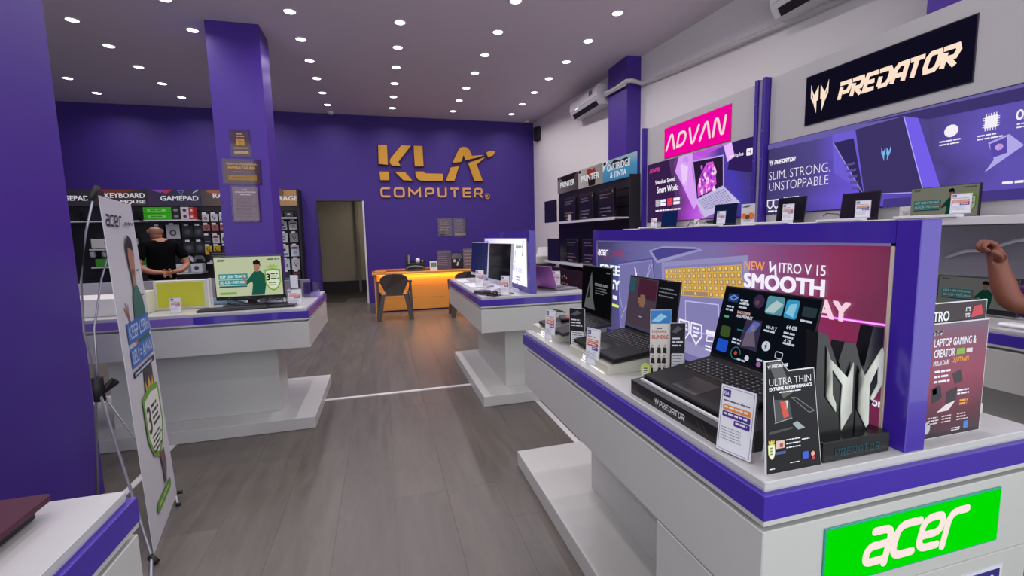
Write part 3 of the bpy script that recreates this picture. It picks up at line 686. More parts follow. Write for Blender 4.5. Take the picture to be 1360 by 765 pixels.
bd = Board((0, -.0001, 0), (1, 0, 0), (0, 0, 1), .0003); bd.rect(M('#e4e8d2', .5), -.010, .006, .010, .044, r=.005); bd.up(); bd.rows(M('#4a5a30', .5), -.007, .04, .007, 4, .008, .004, 3); bd.flush(o)

sg_ = thing('security_alarm', 'small black alarm block with red mark on the farthest laptop', 'alarm', (.88, 2.10, .985), -.3)
MB().box(-.05, -.05, 0, .05, .05, .010, M('#1c1c20', .4), .002).build('body', sg_); MB().box(-.02, -.035, .010, .02, .02, .012, M('#d83040', .4)).build('red_mark', sg_)
tag(MB().tube([(.86+.03*math.cos(t), 2.20+.03*math.sin(t), 1.0+.014*math.sin(t*.5)) for t in [k*PI/8 for k in range(17)]], .003, BLACKM, 6).build('cable'), 'small black cable loop behind the farthest laptop keyboard', 'cable')

# right of the lit panel: red poster card, clear box
rc = thing('show_card', 'red show card about gaming laptops right of the purple panel frame', 'sign', (1.26, .735, .911))
o = MB().box(1.155, .728, .911, 1.362, .7315, 1.183, M('#dcdce0', .5)).build('board', rc, True)
hd = MB().box(1.150, .734, 1.172, 1.360, .737, 1.228, M('#dcdce0', .5)).build('header_board', rc, True)
bd = Board((1.155, .7279, .911), (1, 0, 0), (0, 0, 1), .0003); redg = EG('red_print', [(0, '#2a1622'), (.25, '#5f2236'), (.55, '#8e3550'), (.85, '#7a4058'), (1, '#6a5468')], 0, 2, .2, 3)
bd.rect(redg, .002, .002, .205, .270); bd.up(); bd.text(Wp, 'LAPTOP GAMING &', .032, .218, .018, .135, .03); bd.text(Wp, 'CREATOR', .034, .193, .018, .066, .03); bd.rect(M('#7fae3a', .4), .106, .195, .132, .209); bd.rect(M('#d8d0d4', .4), .138, .197, .158, .207)
word(bd, Wp, 'acer', .026, .246, .009, .032, .0025, ACER, .12, .2, .3); bd.text(Wp, 'MULAI DARI', .034, .174, .011, .05, .03); bd.text(M('#e8a040', .4), '12 JUTAAN', .092, .174, .015, .055, .04)
bd.rows(Wp, .04, .162, .095, 3, .012, .005, 3); bd.poly(M('#2c2c30', .4), [(.098, .150), (.125, .158), (.135, .130), (.110, .124)]); bd.poly(M('#1c2030', .4), [(.035, .120), (.062, .128), (.070, .095), (.040, .085)]); bd.poly(M('#3a8a90', .4), [(.038, .118), (.05, .122), (.053, .108), (.04, .105)])
bd.poly(M('#2c2430', .4), [(.083, .108), (.118, .118), (.116, .085), (.085, .078)]); bd.poly(M('#e0d4d8', .4), [(.085, .078), (.116, .085), (.095, .063), (.056, .062)])
bd.rows(M('#e8a040', .4), .13, .085, .165, 2, .008, .005, 5); bd.rows(Wp, .12, .11, .16, 2, .008, .004, 8)
for q in (.03, .075, .125): bd.rows(M('#cfc4c8', .4), q, .052, q+.038, 3, .007, .003, int(q*1000))
bd.rect(M('#3a7ac8', .4), .150, .012, .165, .030); bd.rows(Wp, .11, .018, .145, 2, .005, .002, 5); bd.disc(M('#b8b0b8', .4), .03, .028, .010, ry=.015); bd.flush(o, True)
for q in list(o.children): pass
bd = Board((1.150, .7339, 1.172), (1, 0, 0), (0, 0, 1), .0003); bd.rect(M('#241318', .4), .002, .002, .208, .054); bd.up(); bd.text(Wp, 'NITRO', .012, .014, .022, .075, .03); bd.text(Wp, "IT'S", .140, .032, .009, .016, .04); bd.text(Wp, "IT'S", .138, .018, .009, .016, .04)
bd.poly(M('#c03040', .4), [(.158, .016), (.200, .022), (.190, .045), (.166, .042)]); bd.flush(hd, True)
ab = thing('laptop_stand', 'cream riser on the counter behind the red show card', 'stand', (1.38, .95, .911))
MB().hexa([(1.24, .79, .911), (1.485, .79, .911), (1.485, 1.12, .911), (1.24, 1.12, .911)], [(1.24, .79, .962), (1.485, .79, .940), (1.485, 1.12, .940), (1.24, 1.12, .962)], M('#c4c3b4', .35)).build('riser', ab, True)
pt = thing('base_plate', 'flat grey glossy plate under the red show card', 'plate', (1.3, .75, .911)); MB().box(1.17, .745, .9105, 1.40, .785, .9125, M('#b9b9c0', .15)).build('plate', pt, True)

# ================================================================== BACK WALL
XZ = Matrix(((1,0,0,0),(0,0,1,0),(0,1,0,0),(0,0,0,1)))      # outline (x,z) extruded along y
def prism_xz(pts, y0, y1, m, name, parent):
    b = MB(); b.prism(pts, y0, y1, m, XZ); return b.build(name, parent, True)
GOLD = M('#d29a30', .35, .15); GOLDS = M('#e0a468', .4); HALO = M('#4a1238', .6)
KLA = [[(0.036, 3.36), (0.216, 3.361), (0.212, 2.952), (0.03, 2.97)], [(0.515, 3.366), (0.717, 3.363), (0.433, 3.018), (0.475, 2.935), (0.32, 2.937), (0.278, 2.963), (0.258, 3.01), (0.268, 3.069), (0.33, 3.147)], [(0.037, 2.809), (0.231, 2.808), (0.227, 2.632), (0.045, 2.63)], [(0.353, 2.808), (0.563, 2.804), (0.715, 2.628), (0.524, 2.631)], [(0.772, 3.36), (0.957, 3.362), (0.962, 2.935), (0.778, 2.932)], [(0.782, 2.821), (0.957, 2.823), (0.991, 2.784), (1.375, 2.78), (1.369, 2.631), (0.926, 2.626), (0.837, 2.648), (0.792, 2.714)], [(1.597, 3.02), (1.745, 3.309), (1.785, 3.355), (1.85, 3.372), (1.922, 3.362), (1.98, 3.314), (2.035, 3.184), (2.322, 3.205), (2.153, 3.146), (1.889, 3.083), (1.851, 3.196), (1.794, 3.047)], [(1.556, 2.917), (1.739, 2.954), (1.625, 2.633), (1.438, 2.632)], [(1.946, 3.022), (2.345, 3.162), (2.136, 2.996), (2.267, 2.635), (2.077, 2.634)], [(2.36, 3.254), (2.434, 3.302), (2.58, 3.299), (2.516, 3.2), (2.406, 3.159)]]
lg = thing('wall_logo', 'big gold raised logo with the word computer on the purple back wall', 'sign', (1.2, 10.45, 2.8))
def grow(pts, d):
    cx = sum(p[0] for p in pts)/len(pts); cz = sum(p[1] for p in pts)/len(pts); n = len(pts); out = []
    ar = sum(pts[i][0]*pts[(i+1) % n][1]-pts[(i+1) % n][0]*pts[i][1] for i in range(n)); sg = 1 if ar > 0 else -1
    for i in range(n):
        a, p, b = Vector(pts[i-1]), Vector(pts[i]), Vector(pts[(i+1) % n]); e1 = (p-a).normalized(); e2 = (b-p).normalized()
        n1 = Vector((e1.y, -e1.x))*sg; n2 = Vector((e2.y, -e2.x))*sg; m_ = (n1+n2).normalized(); k = d/max(.5, m_.dot(n1)); q = p+m_*k; out.append((q.x, q.y))
    return out
for k, pts in enumerate(KLA):
    a = prism_xz(grow(pts, .016), 10.43, 10.448, HALO, 'backing_plate', lg)
    prism_xz(pts, 10.395, 10.43, GOLD, 'letter_piece', lg)
cw_ = 'COMPUTER'
L8 = {'C': [([(1,.92),(.1,.92),(.1,.08),(1,.08)], False)], 'O': [([(.08,.92),(.92,.92),(.92,.08),(.08,.08)], True)], 'M': [([(.06,0),(.06,.9),(.5,.35),(.94,.9),(.94,0)], False)],
      'P': [([(.08,0),(.08,.92),(.92,.92),(.92,.4),(.1,.4)], False)], 'U': [([(.08,1),(.08,.08),(.92,.08),(.92,1)], False)], 'T': [([(0,.92),(1,.92)], False), ([(.5,.92),(.5,0)], False)],
      'E': [([(1,.92),(.08,.92),(.08,.08),(1,.08)], False), ([(.1,.5),(.95,.5)], False)], 'R': [([(.08,0),(.08,.92),(.9,.92),(.9,.4),(.12,.4)], False), ([(.55,.4),(.95,0)], False)]}
XS = [.035, .238, .468, .738, .945, 1.148, 1.365, 1.545, 1.745]; 
LX = [(.035, .185), (.242, .412), (.472, .668), (.738, .885), (.945, 1.09), (1.150, 1.295), (1.365, 1.50), (1.555, 1.70)]
sc_ = (2.262-.035)/(1.70-.035)
for ch, (a, b_) in zip(cw_, LX):
    x0 = .035+(a-.035)*sc_; x1 = .035+(b_-.035)*sc_
    mb_ = MB()
    for mat, wd, y in ((HALO, .066, 10.446), (GOLDS, .040, 10.425)):
        B_ = Board((x0, y, 2.275), (1, 0, 0), (0, 0, 1), 0)
        for pl_, cl in L8[ch]:
            P_ = [(px*(x1-x0), pz*.205) for px, pz in pl_]
            if ch in 'COPUR': P_ = rounded(P_, .05, 4, cl)
            B_.line(mat, P_, wd, cl)
        bm_ = B_.mbs['print'].bm; r_ = bmesh.ops.extrude_face_region(bm_, geom=bm_.faces[:])
        for v in [g for g in r_['geom'] if isinstance(g, bmesh.types.BMVert)]: v.co.y += .018
        B_.mbs['print'].build('letter' if mat is GOLDS else 'backing_plate', lg, True)
MB().tube([(2.375+.055*math.cos(t), 10.43, 2.30+.055*math.sin(t)) for t in [k*PI/6 for k in range(13)]], .010, GOLDS, 5).build('registered_ring', lg, True)
bd = Board((2.375, 10.43, 2.30), (1, 0, 0), (0, 0, 1)); bd.text(GOLDS, 'R', -.022, -.028, .056, bold=.03); bd.flush(lg, True)

def notice(label, x0, x1, z0, z1, y, base, head, fn, rot=0, name='wall_notice'):
    t = thing(name, label, 'notice', ((x0+x1)/2, y, (z0+z1)/2)); t.rotation_euler = (0, rot, 0)
    w, h = x1-x0, z1-z0
    MB().box(-w/2, -.003, -h/2, w/2, 0, h/2, M(base, .35), 0).build('sheet', t)
    MB().box(-w/2-.02, -.0045, -h/2-.02, w/2+.02, -.0035, h/2+.02, glass('plastic_sleeve', '#f0eaf0', .03)).build('clear_sleeve', t)
    bd = Board((-w/2, -.0032, -h/2), (1, 0, 0), (0, 0, 1), .0003); fn(bd, w, h); bd.flush(t); return t
YL = M('#e0b820', .4); DB = '#6a5058'; PK = M('#c8a878', .4)
def f1(bd, w, h): bd.rect(YL, w*.25, h*.42, w*.72, h*.68); bd.up(); bd.line(M('#3a2a2a', .4), [(w*.35, h*.6), (w*.6, h*.58), (w*.62, h*.5)], .006); bd.line(M('#3a2a2a', .4), [(w*.42, h*.6), (w*.42, h*.48), (w*.5, h*.47)], .006); bd.text(PK, 'PERHATIAN', w*.1, h*.27, h*.06, w*.8, .03); bd.rect(M('#c9a860', .4), w*.08, h*.08, w*.9, h*.18); bd.rows(PK, w*.3, h*.9, w*.75, 2, .03, .014, 2)
def f2(bd, w, h): bd.text(PK, 'HANYA MENERIMA', w*.08, h*.80, h*.09, w*.84, .04); bd.text(M('#e0b040', .4), 'PEMBAYARAN', w*.12, h*.62, h*.13, w*.74, .04); bd.rows(PK, w*.25, h*.52, w*.75, 1, .02, .008, 4, ragged=0); bd.rect(YL, w*.1, h*.14, w*.9, h*.36); bd.up(); bd.rows(M('#8a7020', .5), w*.2, h*.27, w*.8, 1, .02, .012, 5)
def f3(bd, w, h): bd.text(PAPER, 'KLA', w*.38, h*.90, h*.045, w*.2, .02); bd.text(M('#e4dcdc', .4), 'SYARAT & KETENTUAN', w*.1, h*.83, h*.038, w*.8, .05); bd.rows(M('#e4dcdc', .4), w*.3, h*.79, w*.7, 1, .01, .012, 1, ragged=0); bd.rows(M('#6a5c60', .6), w*.1, h*.72, w*.92, 13, h*.05, .006, 5)
notice('small notice with yellow square, topmost of three on the purple column', -1.665, -1.475, 2.43, 2.72, 6.395, '#54404a', None, f1, -.02)
notice('brown payment notice with yellow bar, middle of three on the column', -1.775, -1.385, 2.10, 2.37, 6.395, '#5c464c', None, f2, .02)
notice('grey terms sheet, lowest of three on the purple column', -1.705, -1.425, 1.655, 2.055, 6.390, '#8f8388', None, f3, .01)
notice('brown notice sheet with text, left of the pair above the desk', 1.245, 1.53, 1.43, 1.80, 10.445, '#5a4660', None, lambda b, w, h: (b.rows(PK, w*.15, h*.9, w*.85, 3, h*.1, .018, 3), b.rows(PK, w*.12, h*.5, w*.9, 5, h*.09, .012, 4)))
notice('grey notice sheet with tan foot, right of the pair above the desk', 1.585, 1.86, 1.42, 1.80, 10.445, '#5d4b60', None, lambda b, w, h: (b.rows(M('#8a7a88', .5), w*.1, h*.92, w*.9, 8, h*.09, .01, 5), b.rect(M('#b89a70', .5), w*.05, h*.03, w*.95, h*.14)))
sp = thing('wall_speaker', 'small black loudspeaker bracketed high in the back right corner', 'speaker', (3.56, 10.15, 3.5), .5)
MB().box(-.13, -.10, 0, .10, .10, .30, M('#101012', .5), .02).build('cabinet', sp); MB().box(-.11, -.115, .02, .08, -.10, .28, M('#26262a', .8), .003).build('grille', sp); MB().box(.0, .1, .12, .05, .2, .18, BLACKM).build('bracket', sp)
cd = thing('dome_camera', 'tiny white dome camera on the ceiling near the back right corner', 'camera', (3.3, 10.3, 3.96)); MB().lathe([(.06, 0), (.062, -.03), (.05, -.035)], RIM, 16).build('base', cd); MB().lathe([(.045, -.034), (.035, -.06), (.012, -.07)], M('#2a2a30', .1), 16).build('dome', cd)
vt = thing('smoke_detector', 'small pale smoke detector on the ceiling by the back wall', 'detector', (-.86, 10.3, 3.96)); MB().lathe([(.07, 0), (.07, -.025), (.045, -.05), (.02, -.052)], RIM, 16).build('housing', vt)

# ================================================================== CASHIER DESK
OR = M('#dc9a44', .35, noise=.05, scale=2); ORD = M('#c06a20', .35, noise=.05, scale=2)
dk = thing('cashier_desk', 'orange wooden cashier desk with glowing strip under its top', 'desk', (.78, 9.2, 0))
MB().box(-.20, 8.86, .725, 1.78, 9.55, .765, OR, .004).build('desk_top', dk, True)
MB().box(-.165, 8.95, 0, -.115, 9.5, .725, OR, .003).build('side_panel', dk, True); MB().box(1.70, 8.95, 0, 1.75, 9.5, .725, OR, .003).build('side_panel', dk, True)
for z0, z1 in ((.03, .25), (.254, .474), (.478, .725)): MB().box(-.115, 9.0, z0, 1.70, 9.03, z1, OR, .003).build('front_board', dk, True)
MB().box(-.115, 8.965, .712, 1.70, 8.985, .722, EM('#ffa02a', 5)).build('light_strip', dk, True)['label'] = 'glowing orange light strip'
MB().box(-.18, 9.1, .765, 1.76, 9.5, .775, M('#6b3020', .5)).build('writing_mat', dk, True)
DLP = bpy.data.lights.new('desk_strip_lamp', 'AREA'); DLP.shape = 'RECTANGLE'; DLP.size = 1.7; DLP.size_y = .03; DLP.energy = 7; DLP.color = (1, .46, .11)
o = bpy.data.objects.new('desk_strip_lamp', DLP); COL.objects.link(o); o.location = (.79, 8.955, .705)
def simple(name, label, cat, boxes, parts=None, group=None):
    b0 = boxes[0]; t = thing(name, label, cat, ((b0[0]+b0[3])/2, (b0[1]+b0[4])/2, b0[2]), 0, group)
    names = parts or ['body']*len(boxes)
    for b, n in zip(boxes, names): MB().box(*b).build(n, t, True)
    return t
simple('ledger', 'tan flat folder lying on the left end of the orange desk', 'folder', [(-.13, 9.12, .776, .42, 9.35, .80, M('#b86a3a', .5), .002)])
simple('booklet', 'pale thin booklet on the near left corner of the orange desk', 'booklet', [(-.15, 8.90, .766, .06, 9.06, .795, M('#d08a48', .5), .002)])
simple('ledger', 'long tan folder at the centre of the orange desk', 'folder', [(.50, 9.3, .776, 1.15, 9.48, .80, M('#b86a3a', .5), .002)])
ph = thing('desk_phone', 'dark desk telephone with grey curved handset on the orange desk', 'telephone', (.60, 9.1, .776)); MB().hexa([(-.15, -.1, 0), (.15, -.1, 0), (.15, .1, 0), (-.15, .1, 0)], [(-.14, -.09, .02), (.14, -.09, .02), (.14, .1, .05), (-.14, .1, .05)], M('#221c1c', .4)).build('body', ph); MB().tube([(-.17, -.02, .03), (-.12, 0, .06), (0, .01, .075), (.12, 0, .06), (.19, -.02, .03)], .022, M('#5c5a60', .4), 8).build('handset', ph)
st = thing('desk_organizer', 'black desk organizer full of small items behind the telephone', 'organizer', (.62, 9.4, .776)); MB().box(-.18, -.06, 0, .20, .08, .12, BLACKM, .004).box(-.18, .06, .12, .20, .08, .18, BLACKM).build('tray', st)
MB().box(-.13, 0, .12, -.10, .02, .28, M('#8f8a90', .4)).build('marker', st); MB().lathe([(.03, 0), (.045, .03), (.04, .08), (.02, .10)], M('#d8d4dc', .3), 12, (.06, 0, .12)).build('white_cup', st); MB().lathe([(.02, 0), (.02, .05), (.01, .06)], M('#a06a40', .4), 10, (.15, 0, .12)).build('stamp', st); MB().box(-.17, .0, .12, -.145, .02, .33, M('#1c1c22', .4)).build('marker', st)
tm = thing('card_terminal', 'small white card terminal with green grey screen on the orange desk', 'payment terminal', (.945, 9.0, .766)); MB().hexa([(-.07, -.03, 0), (.07, -.03, 0), (.07, .05, 0), (-.07, .05, 0)], [(-.07, .0, .18), (.07, .0, .18), (.07, .04, .18), (-.07, .04, .18)], M('#d6d2cc', .4)).build('body', tm); MB().box(-.05, -.026, .08, .05, -.018, .15, M('#6f8a80', .2)).build('screen', tm)
sd = thing('menu_stand', 'grey lilac printed stand on the desk beside the terminal', 'sign', (1.18, 9.2, .776)); MB().box(-.14, 0, 0, .14, .01, .36, M('#5a4e62', .5)).build('board', sd); bd = Board((-.14, -.0005, 0), (1, 0, 0), (0, 0, 1)); bd.rows(M('#8a7c8c', .5), .02, .33, .26, 7, .04, .012, 3); bd.flush(sd)
sd = thing('menu_stand', 'printed stand with pale horizontal bars at the right of the desk', 'sign', (1.68, 9.2, .776)); MB().box(-.12, 0, 0, .12, .01, .38, M('#6a5a64', .5)).build('board', sd); bd = Board((-.12, -.0005, 0), (1, 0, 0), (0, 0, 1)); 
for q in range(5): bd.rect(M('#a09498', .5), .02, .06+q*.065, .22, .085+q*.065)
bd.flush(sd)
pr = thing('receipt_printer', 'black receipt printer with pale sticker between the two desk stands', 'printer', (1.44, 9.3, .776)); MB().box(-.12, -.1, 0, .12, .1, .20, BLACKM, .01).build('body', pr); MB().hexa([(-.11, -.09, .2), (.11, -.09, .2), (.11, .09, .2), (-.11, .09, .2)], [(-.09, -.03, .29), (.09, -.03, .29), (.09, .08, .29), (-.09, .08, .29)], M('#141416', .3)).build('lid', pr)
bd = Board((-.12, -.1005, 0), (1, 0, 0), (0, 0, 1)); bd.disc(M('#c8c4cc', .4), .06, .15, .03); bd.poly(M('#c8c4cc', .4), [(.10, .06), (.13, .05), (.15, .12), (.12, .13)]); bd.rect(M('#d8c040', .4), .15, .16, .17, .18); bd.flush(pr)
simple('ink_box', 'narrow dark red box at the back right of the desk', 'box', [(1.50, 9.42, .776, 1.58, 9.5, 1.12, M('#4a1c24', .5), .003)])

# monobloc chairs
def mono_chair(label, loc, rz, m):
    t = thing('plastic_chair', label, 'chair', loc, rz)
    # local: sitter faces +Y, back at -Y
    b = MB(); b.hexa([(-.21, -.20, .42), (.21, -.20, .42), (.24, .23, .43), (-.24, .23, .43)], [(-.21, -.20, .445), (.21, -.20, .445), (.24, .23, .455), (-.24, .23, .455)], m); b.build('seat', t)
    out = [(-.13, .43), (.13, .43), (.17, .52), (.235, .66), (.22, .74), (.14, .79), (0, .805), (-.14, .79), (-.22, .74), (-.235, .66), (-.17, .52)]
    v = MB(); T = Matrix(((1,0,0,0),(0,0,1,-.21),(0,1,0,0),(0,0,0,1))); v.prism(out, -.012, .012, m, T)
    for w_ in v.bm.verts: w_.co.y -= (w_.co.z-.43)*.22; w_.co.y += abs(w_.co.x)*.25
    v.build('backrest', t)
    for sx in (-1, 1):
        b = MB(); b.hexa([(sx*.265-.03, -.235, 0), (sx*.265+.03, -.235, 0), (sx*.265+.03, -.19, 0), (sx*.265-.03, -.19, 0)], [(sx*.185-.035, -.21, .45), (sx*.185+.035, -.21, .45), (sx*.185+.035, -.16, .45), (sx*.185-.035, -.16, .45)], m); b.build('leg', t)
        b = MB(); b.hexa([(sx*.27-.028, .20, 0), (sx*.27+.028, .20, 0), (sx*.27+.028, .25, 0), (sx*.27-.028, .25, 0)], [(sx*.225-.035, .17, .45), (sx*.225+.035, .17, .45), (sx*.225+.035, .23, .45), (sx*.225-.035, .23, .45)], m); b.build('leg', t)
        b = MB(); b.tube([(sx*.235, -.24, .67), (sx*.285, -.15, .655), (sx*.29, .05, .65), (sx*.285, .18, .63), (sx*.27, .215, .45)], .02, m, 6); b.build('arm', t)
        b = MB(); b.hexa([(sx*.285-.018, -.22, 0), (sx*.285+.018, -.22, 0), (sx*.285+.018, -.17, 0), (sx*.285-.018, -.17, 0)], [(sx*.27-.018, -.22, .66), (sx*.27+.018, -.22, .66), (sx*.27+.018, -.17, .66), (sx*.27-.018, -.17, .66)], m); b.build('arm_post', t)
    return t
CHM = M('#4a423e', .45)
mono_chair('brown grey plastic armchair facing the orange desk, left one seen whole', (.17, 8.28, 0), 0, CHM)
mono_chair('brown grey plastic armchair at the desk, partly behind the all-in-one counter', (1.42, 8.18, 0), 0, CHM)

# ================================================================== ACCESSORY RACK
rk = thing('accessory_rack', 'black slatted accessory rack along the purple back wall with picture headers', 'rack', (-3.4, 10.3, 0))
SL = M('#15141a', .5)
MB().box(-6.0, 10.34, 0, -1.55, 10.44, 2.12, SL).build('back_panel', rk, True)
b = MB()
for z in [.2+k*.12 for k in range(16)]: b.box(-5.98, 10.325, z, -1.57, 10.342, z+.095, SL)
b.build('slats', rk, True)['kind'] = 'stuff'
MB().box(-1.56, 10.02, 0, -1.53, 10.44, 2.4, BLACKM).build('end_panel', rk, True)
heads = [(-5.91, 'MOUSEPAD', '', [(0, '#1a1620'), (1, '#2a2430')]), (-5.04, 'KEYBOARD', '& MOUSE', [(0, '#2a1c26'), (.5, '#4a2c34'), (1, '#241f28')]), (-4.17, 'GAMEPAD', '', [(0, '#3a1c4a'), (.5, '#1c1a3c'), (1, '#2c2250')]),
         (-3.295, 'RANDOM', 'RANDOM ACCESSORIES', [(0, '#3a3436'), (.5, '#6a4640'), (1, '#3a3436')]), (-2.42, 'STORAGE', '', [(0, '#5a3a34'), (.6, '#b07a48'), (1, '#c08a50')])]
WL = EM('#dcdce4', .75)
for k, (x, t1, t2, st_) in enumerate(heads):
    h = MB().box(x, 10.30, 2.10, x+.865, 10.34, 2.40, EG('header_print', st_, .55, 0, .3, 3)).build('header_board', rk, True)
    bd = Board((x, 10.2995, 2.10), (1, 0, 0), (0, 0, 1), .001); bd.text(WL, t1, .83, .10 if not t2 else .15, .085, .62, .03, align='r')
    if t2: bd.text(WL, t2, .83, .05, .055 if k == 1 else .035, .5, .03, align='r')
    if k == 2: bd.poly(EM('#b03a5a', .7), [(.2, .3), (.3, .22), (.42, .3)]); bd.poly(EM('#8a4ab0', .7), [(.05, .3), (.22, .24), (.30, .3)]); bd.line(EM('#7a6ad0', .7), [(.55, .2), (.6, .28), (.5, .28), (.58, .18)], .01); bd.line(EM('#c8c0f0', .7), [(.75, .24), (.85, .3)], .014)
    if k == 1: bd.poly(EM('#8a4438', .5), [(.1, .3), (.3, .2), (.75, .3)]); bd.disc(EM('#6a6460', .4), .77, .05, .08, ry=.03)
    if k == 3: bd.poly(EM('#b0685a', .6), [(.1, .26), (.3, .2), (.45, .22), (.4, .3), (.12, .3)])
    if k == 4: bd.disc(EM('#7a6450', .6), .5, .25, .09)
    bd.flush(h, True)
def rack_shelf(x0, x1, z): return MB().box(x0, 10.0, z-.025, x1, 10.33, z, M('#c8c8d2', .35)).build('shelf', rk, True)
rack_shelf(-5.9, -5.06, 1.82); rack_shelf(-5.02, -4.22, 1.82); rack_shelf(-4.15, -3.32, 1.83); rack_shelf(-5.02, -4.2, 1.32); rack_shelf(-5.02, -4.2, 1.0); rack_shelf(-3.2, -2.5, 1.02); rack_shelf(-2.38, -1.58, 1.85)
def rbox(label, x0, x1, z0, z1, col, dep=.2, name='product_box', deco=None, y=10.0, grp='boxed products on the back wall rack'):
    t = thing(name, label, 'box', ((x0+x1)/2, y+dep/2, z0), 0, grp); MB().box(x0, y, z0, x1, y+dep, z1, M(col, .4), .003).build('box', t, True)
    bd = Board((x0, y-.0005, z0), (1, 0, 0), (0, 0, 1), .001); w, h = x1-x0, z1-z0
    if deco: deco(bd, w, h)
    bd.flush(t, True); return t
gd = lambda b, w, h: (b.rect(M('#8fe070', .4), w*.15, h*.3, w*.8, h*.7), b.up(), b.rows(M('#3a9a20', .4), w*.25, h*.6, w*.7, 1, .02, .02, 1))
rbox('bright green keyboard box, upper of two on the gamepad shelf', -4.14, -3.70, 1.945, 2.055, '#35b80c', deco=gd)
rbox('bright green keyboard box, lower of two on the gamepad shelf', -4.14, -3.70, 1.832, 1.943, '#35b80c', deco=gd)
rbox('small black box with grey print beside the green boxes, upper', -3.69, -3.56, 1.945, 2.06, '#15151a', deco=lambda b, w, h: b.disc(M('#7a8a80', .4), w*.5, h*.5, .04, ry=.025))
rbox('small black box with grey print beside the green boxes, lower', -3.69, -3.56, 1.832, 1.943, '#15151a', deco=lambda b, w, h: b.disc(M('#7a8a80', .4), w*.5, h*.5, .04, ry=.025))
for nm, z in (('upper', 1.945), ('lower', 1.832)):
    rbox('white box with dark pictures near the shelf end, %s' % nm, -3.55, -3.42, z, z+.11, '#cfc6cc', deco=lambda b, w, h: b.disc(M('#3a3040', .4), w*.5, h*.5, .03))
    rbox('red and white box at the shelf end, %s' % nm, -3.41, -3.345, z, z+.11, '#c23a34', deco=lambda b, w, h: b.rect(M('#e0d0d0', .4), w*.2, h*.3, w*.8, h*.6))
rbox('long white keyboard box on the middle keyboard shelf', -4.98, -4.35, 1.33, 1.50, '#c9c9c6', deco=lambda b, w, h: b.text(M('#55555a', .4), 'WHITE FREE', w*.3, h*.4, h*.25, w*.6, .03))
rbox('long black green keyboard box standing on the low keyboard shelf', -4.95, -4.25, 1.003, 1.14, '#3f8f28', deco=lambda b, w, h: b.rect(M('#121216', .4), w*.3, h*.15, w*.85, h*.7))
rbox('dark keyboard box on the top keyboard shelf, left', -4.98, -4.66, 1.822, 1.96, '#1c1a22'); rbox('dark keyboard box on the top keyboard shelf, right', -4.64, -4.30, 1.822, 1.98, '#241f2a', deco=lambda b, w, h: b.rows(M('#5a5560', .4), w*.2, h*.7, w*.8, 2, .04, .02, 4))
rbox('dark box on the leftmost rack shelf', -5.6, -5.2, 1.822, 1.98, '#1c1a20')
rbox('black box with grey panel standing on the second keyboard bay shelf', -4.95, -4.4, 1.52, 1.62, '#17161c', y=10.1)
# blister packs on hooks
HK = M('#9a9aa2', .3, .8)
ordw = ['first', 'second', 'third', 'fourth', 'fifth', 'sixth', 'seventh', 'eighth']
def pack(label, x, z, w, h, col, deco, y=10.22, grp='blister packs hanging on the back wall rack'):
    t = thing('blister_pack', label, 'package', (x, y, z), 0, grp)
    c = MB().box(-w/2, -.012, -h, w/2, .0, 0, M(col, .45), 0).build('card', t)
    MB().box(-.004, -.06, .004, .004, .11, .012, HK).build('hook', t)
    MB().box(-.035, -.066, -.004, .035, -.062, .03, M('#d8d8e0', .5)).build('price_flag', t)
    bd = Board((-w/2, -.0125, -h), (1, 0, 0), (0, 0, 1), .001)
    if deco == 0: bd.disc(M('#4a4a54', .3), w*.5, h*.42, w*.26); bd.up(); bd.disc(M('#b8b8c0', .3), w*.5, h*.42, w*.14)
    elif deco == 1: bd.line(M('#33333c', .4), [(w*.25, h*.75), (w*.5, h*.3), (w*.75, h*.6)], .014)
    elif deco == 2: bd.rect(M('#3a6a9a', .4), w*.15, h*.1, w*.85, h*.3); bd.rect(M('#2a2a30', .4), w*.35, h*.45, w*.65, h*.7)
    elif deco == 3: bd.rect(M('#8a2a2a', .4), w*.1, h*.65, w*.9, h*.85); bd.rect(M('#9a9aa0', .4), w*.3, h*.2, w*.7, h*.5)
    elif deco == 4: bd.disc(M('#3a3a42', .3), w*.5, h*.45, w*.36, ry=h*.28); bd.up(); bd.disc(M('#55555f', .3), w*.5, h*.45, w*.2, ry=h*.16)
    bd.flush(t); return t
kinds = {'w': ('white', '#c4c4c8'), 'k': ('black', '#1d1c22'), 'y': ('yellow', '#c9a820'), 'b': ('white blue', '#b8c8d8'), 'r': ('red and white', '#a05a5a'), 'g': ('grey', '#8a8a90')}
R4 = [(1.935, 'wwb'+'wg', .14), (1.735, 'rrrrr', .12), (1.535, 'kwwww', .16), (1.33, 'yykyk', .17)]
for ri, (z, seq, h) in enumerate(R4):
    for ci, ch in enumerate(seq):
        x = -3.22+ci*.145
        pack('%s pack, %s row, %s from left, left of the column' % (kinds[ch][0], ordw[ri], ordw[ci]), x, z, .115, h, kinds[ch][1], (ri+ci) % 5 if ch != 'y' else 1)
rbox('silver flat box on the low shelf left of the column', -3.15, -2.72, 1.022, 1.06, '#b8b8c4'); rbox('black boxed headset on the low shelf left of the column', -3.15, -2.75, 1.07, 1.22, '#1c1b20', deco=lambda b, w, h: b.rows(M('#6a6a72', .4), w*.1, h*.8, w*.9, 3, .04, .015, 3))
R5 = [(1.78, 'bwwww', .17), (1.55, 'gwwgw', .19), (1.30, 'wwwbw', .22), (1.03, 'bwbww', .22), (.78, 'kwkkw', .18)]
for ri, (z, seq, h) in enumerate(R5):
    for ci, ch in enumerate(seq[:4]):
        x = -2.26+ci*.19
        pack('%s pack, %s row, %s from left, right of the column' % (kinds[ch][0], ordw[ri], ordw[ci]), x, z, .15, h, kinds[ch][1], (ri*2+ci) % 4)
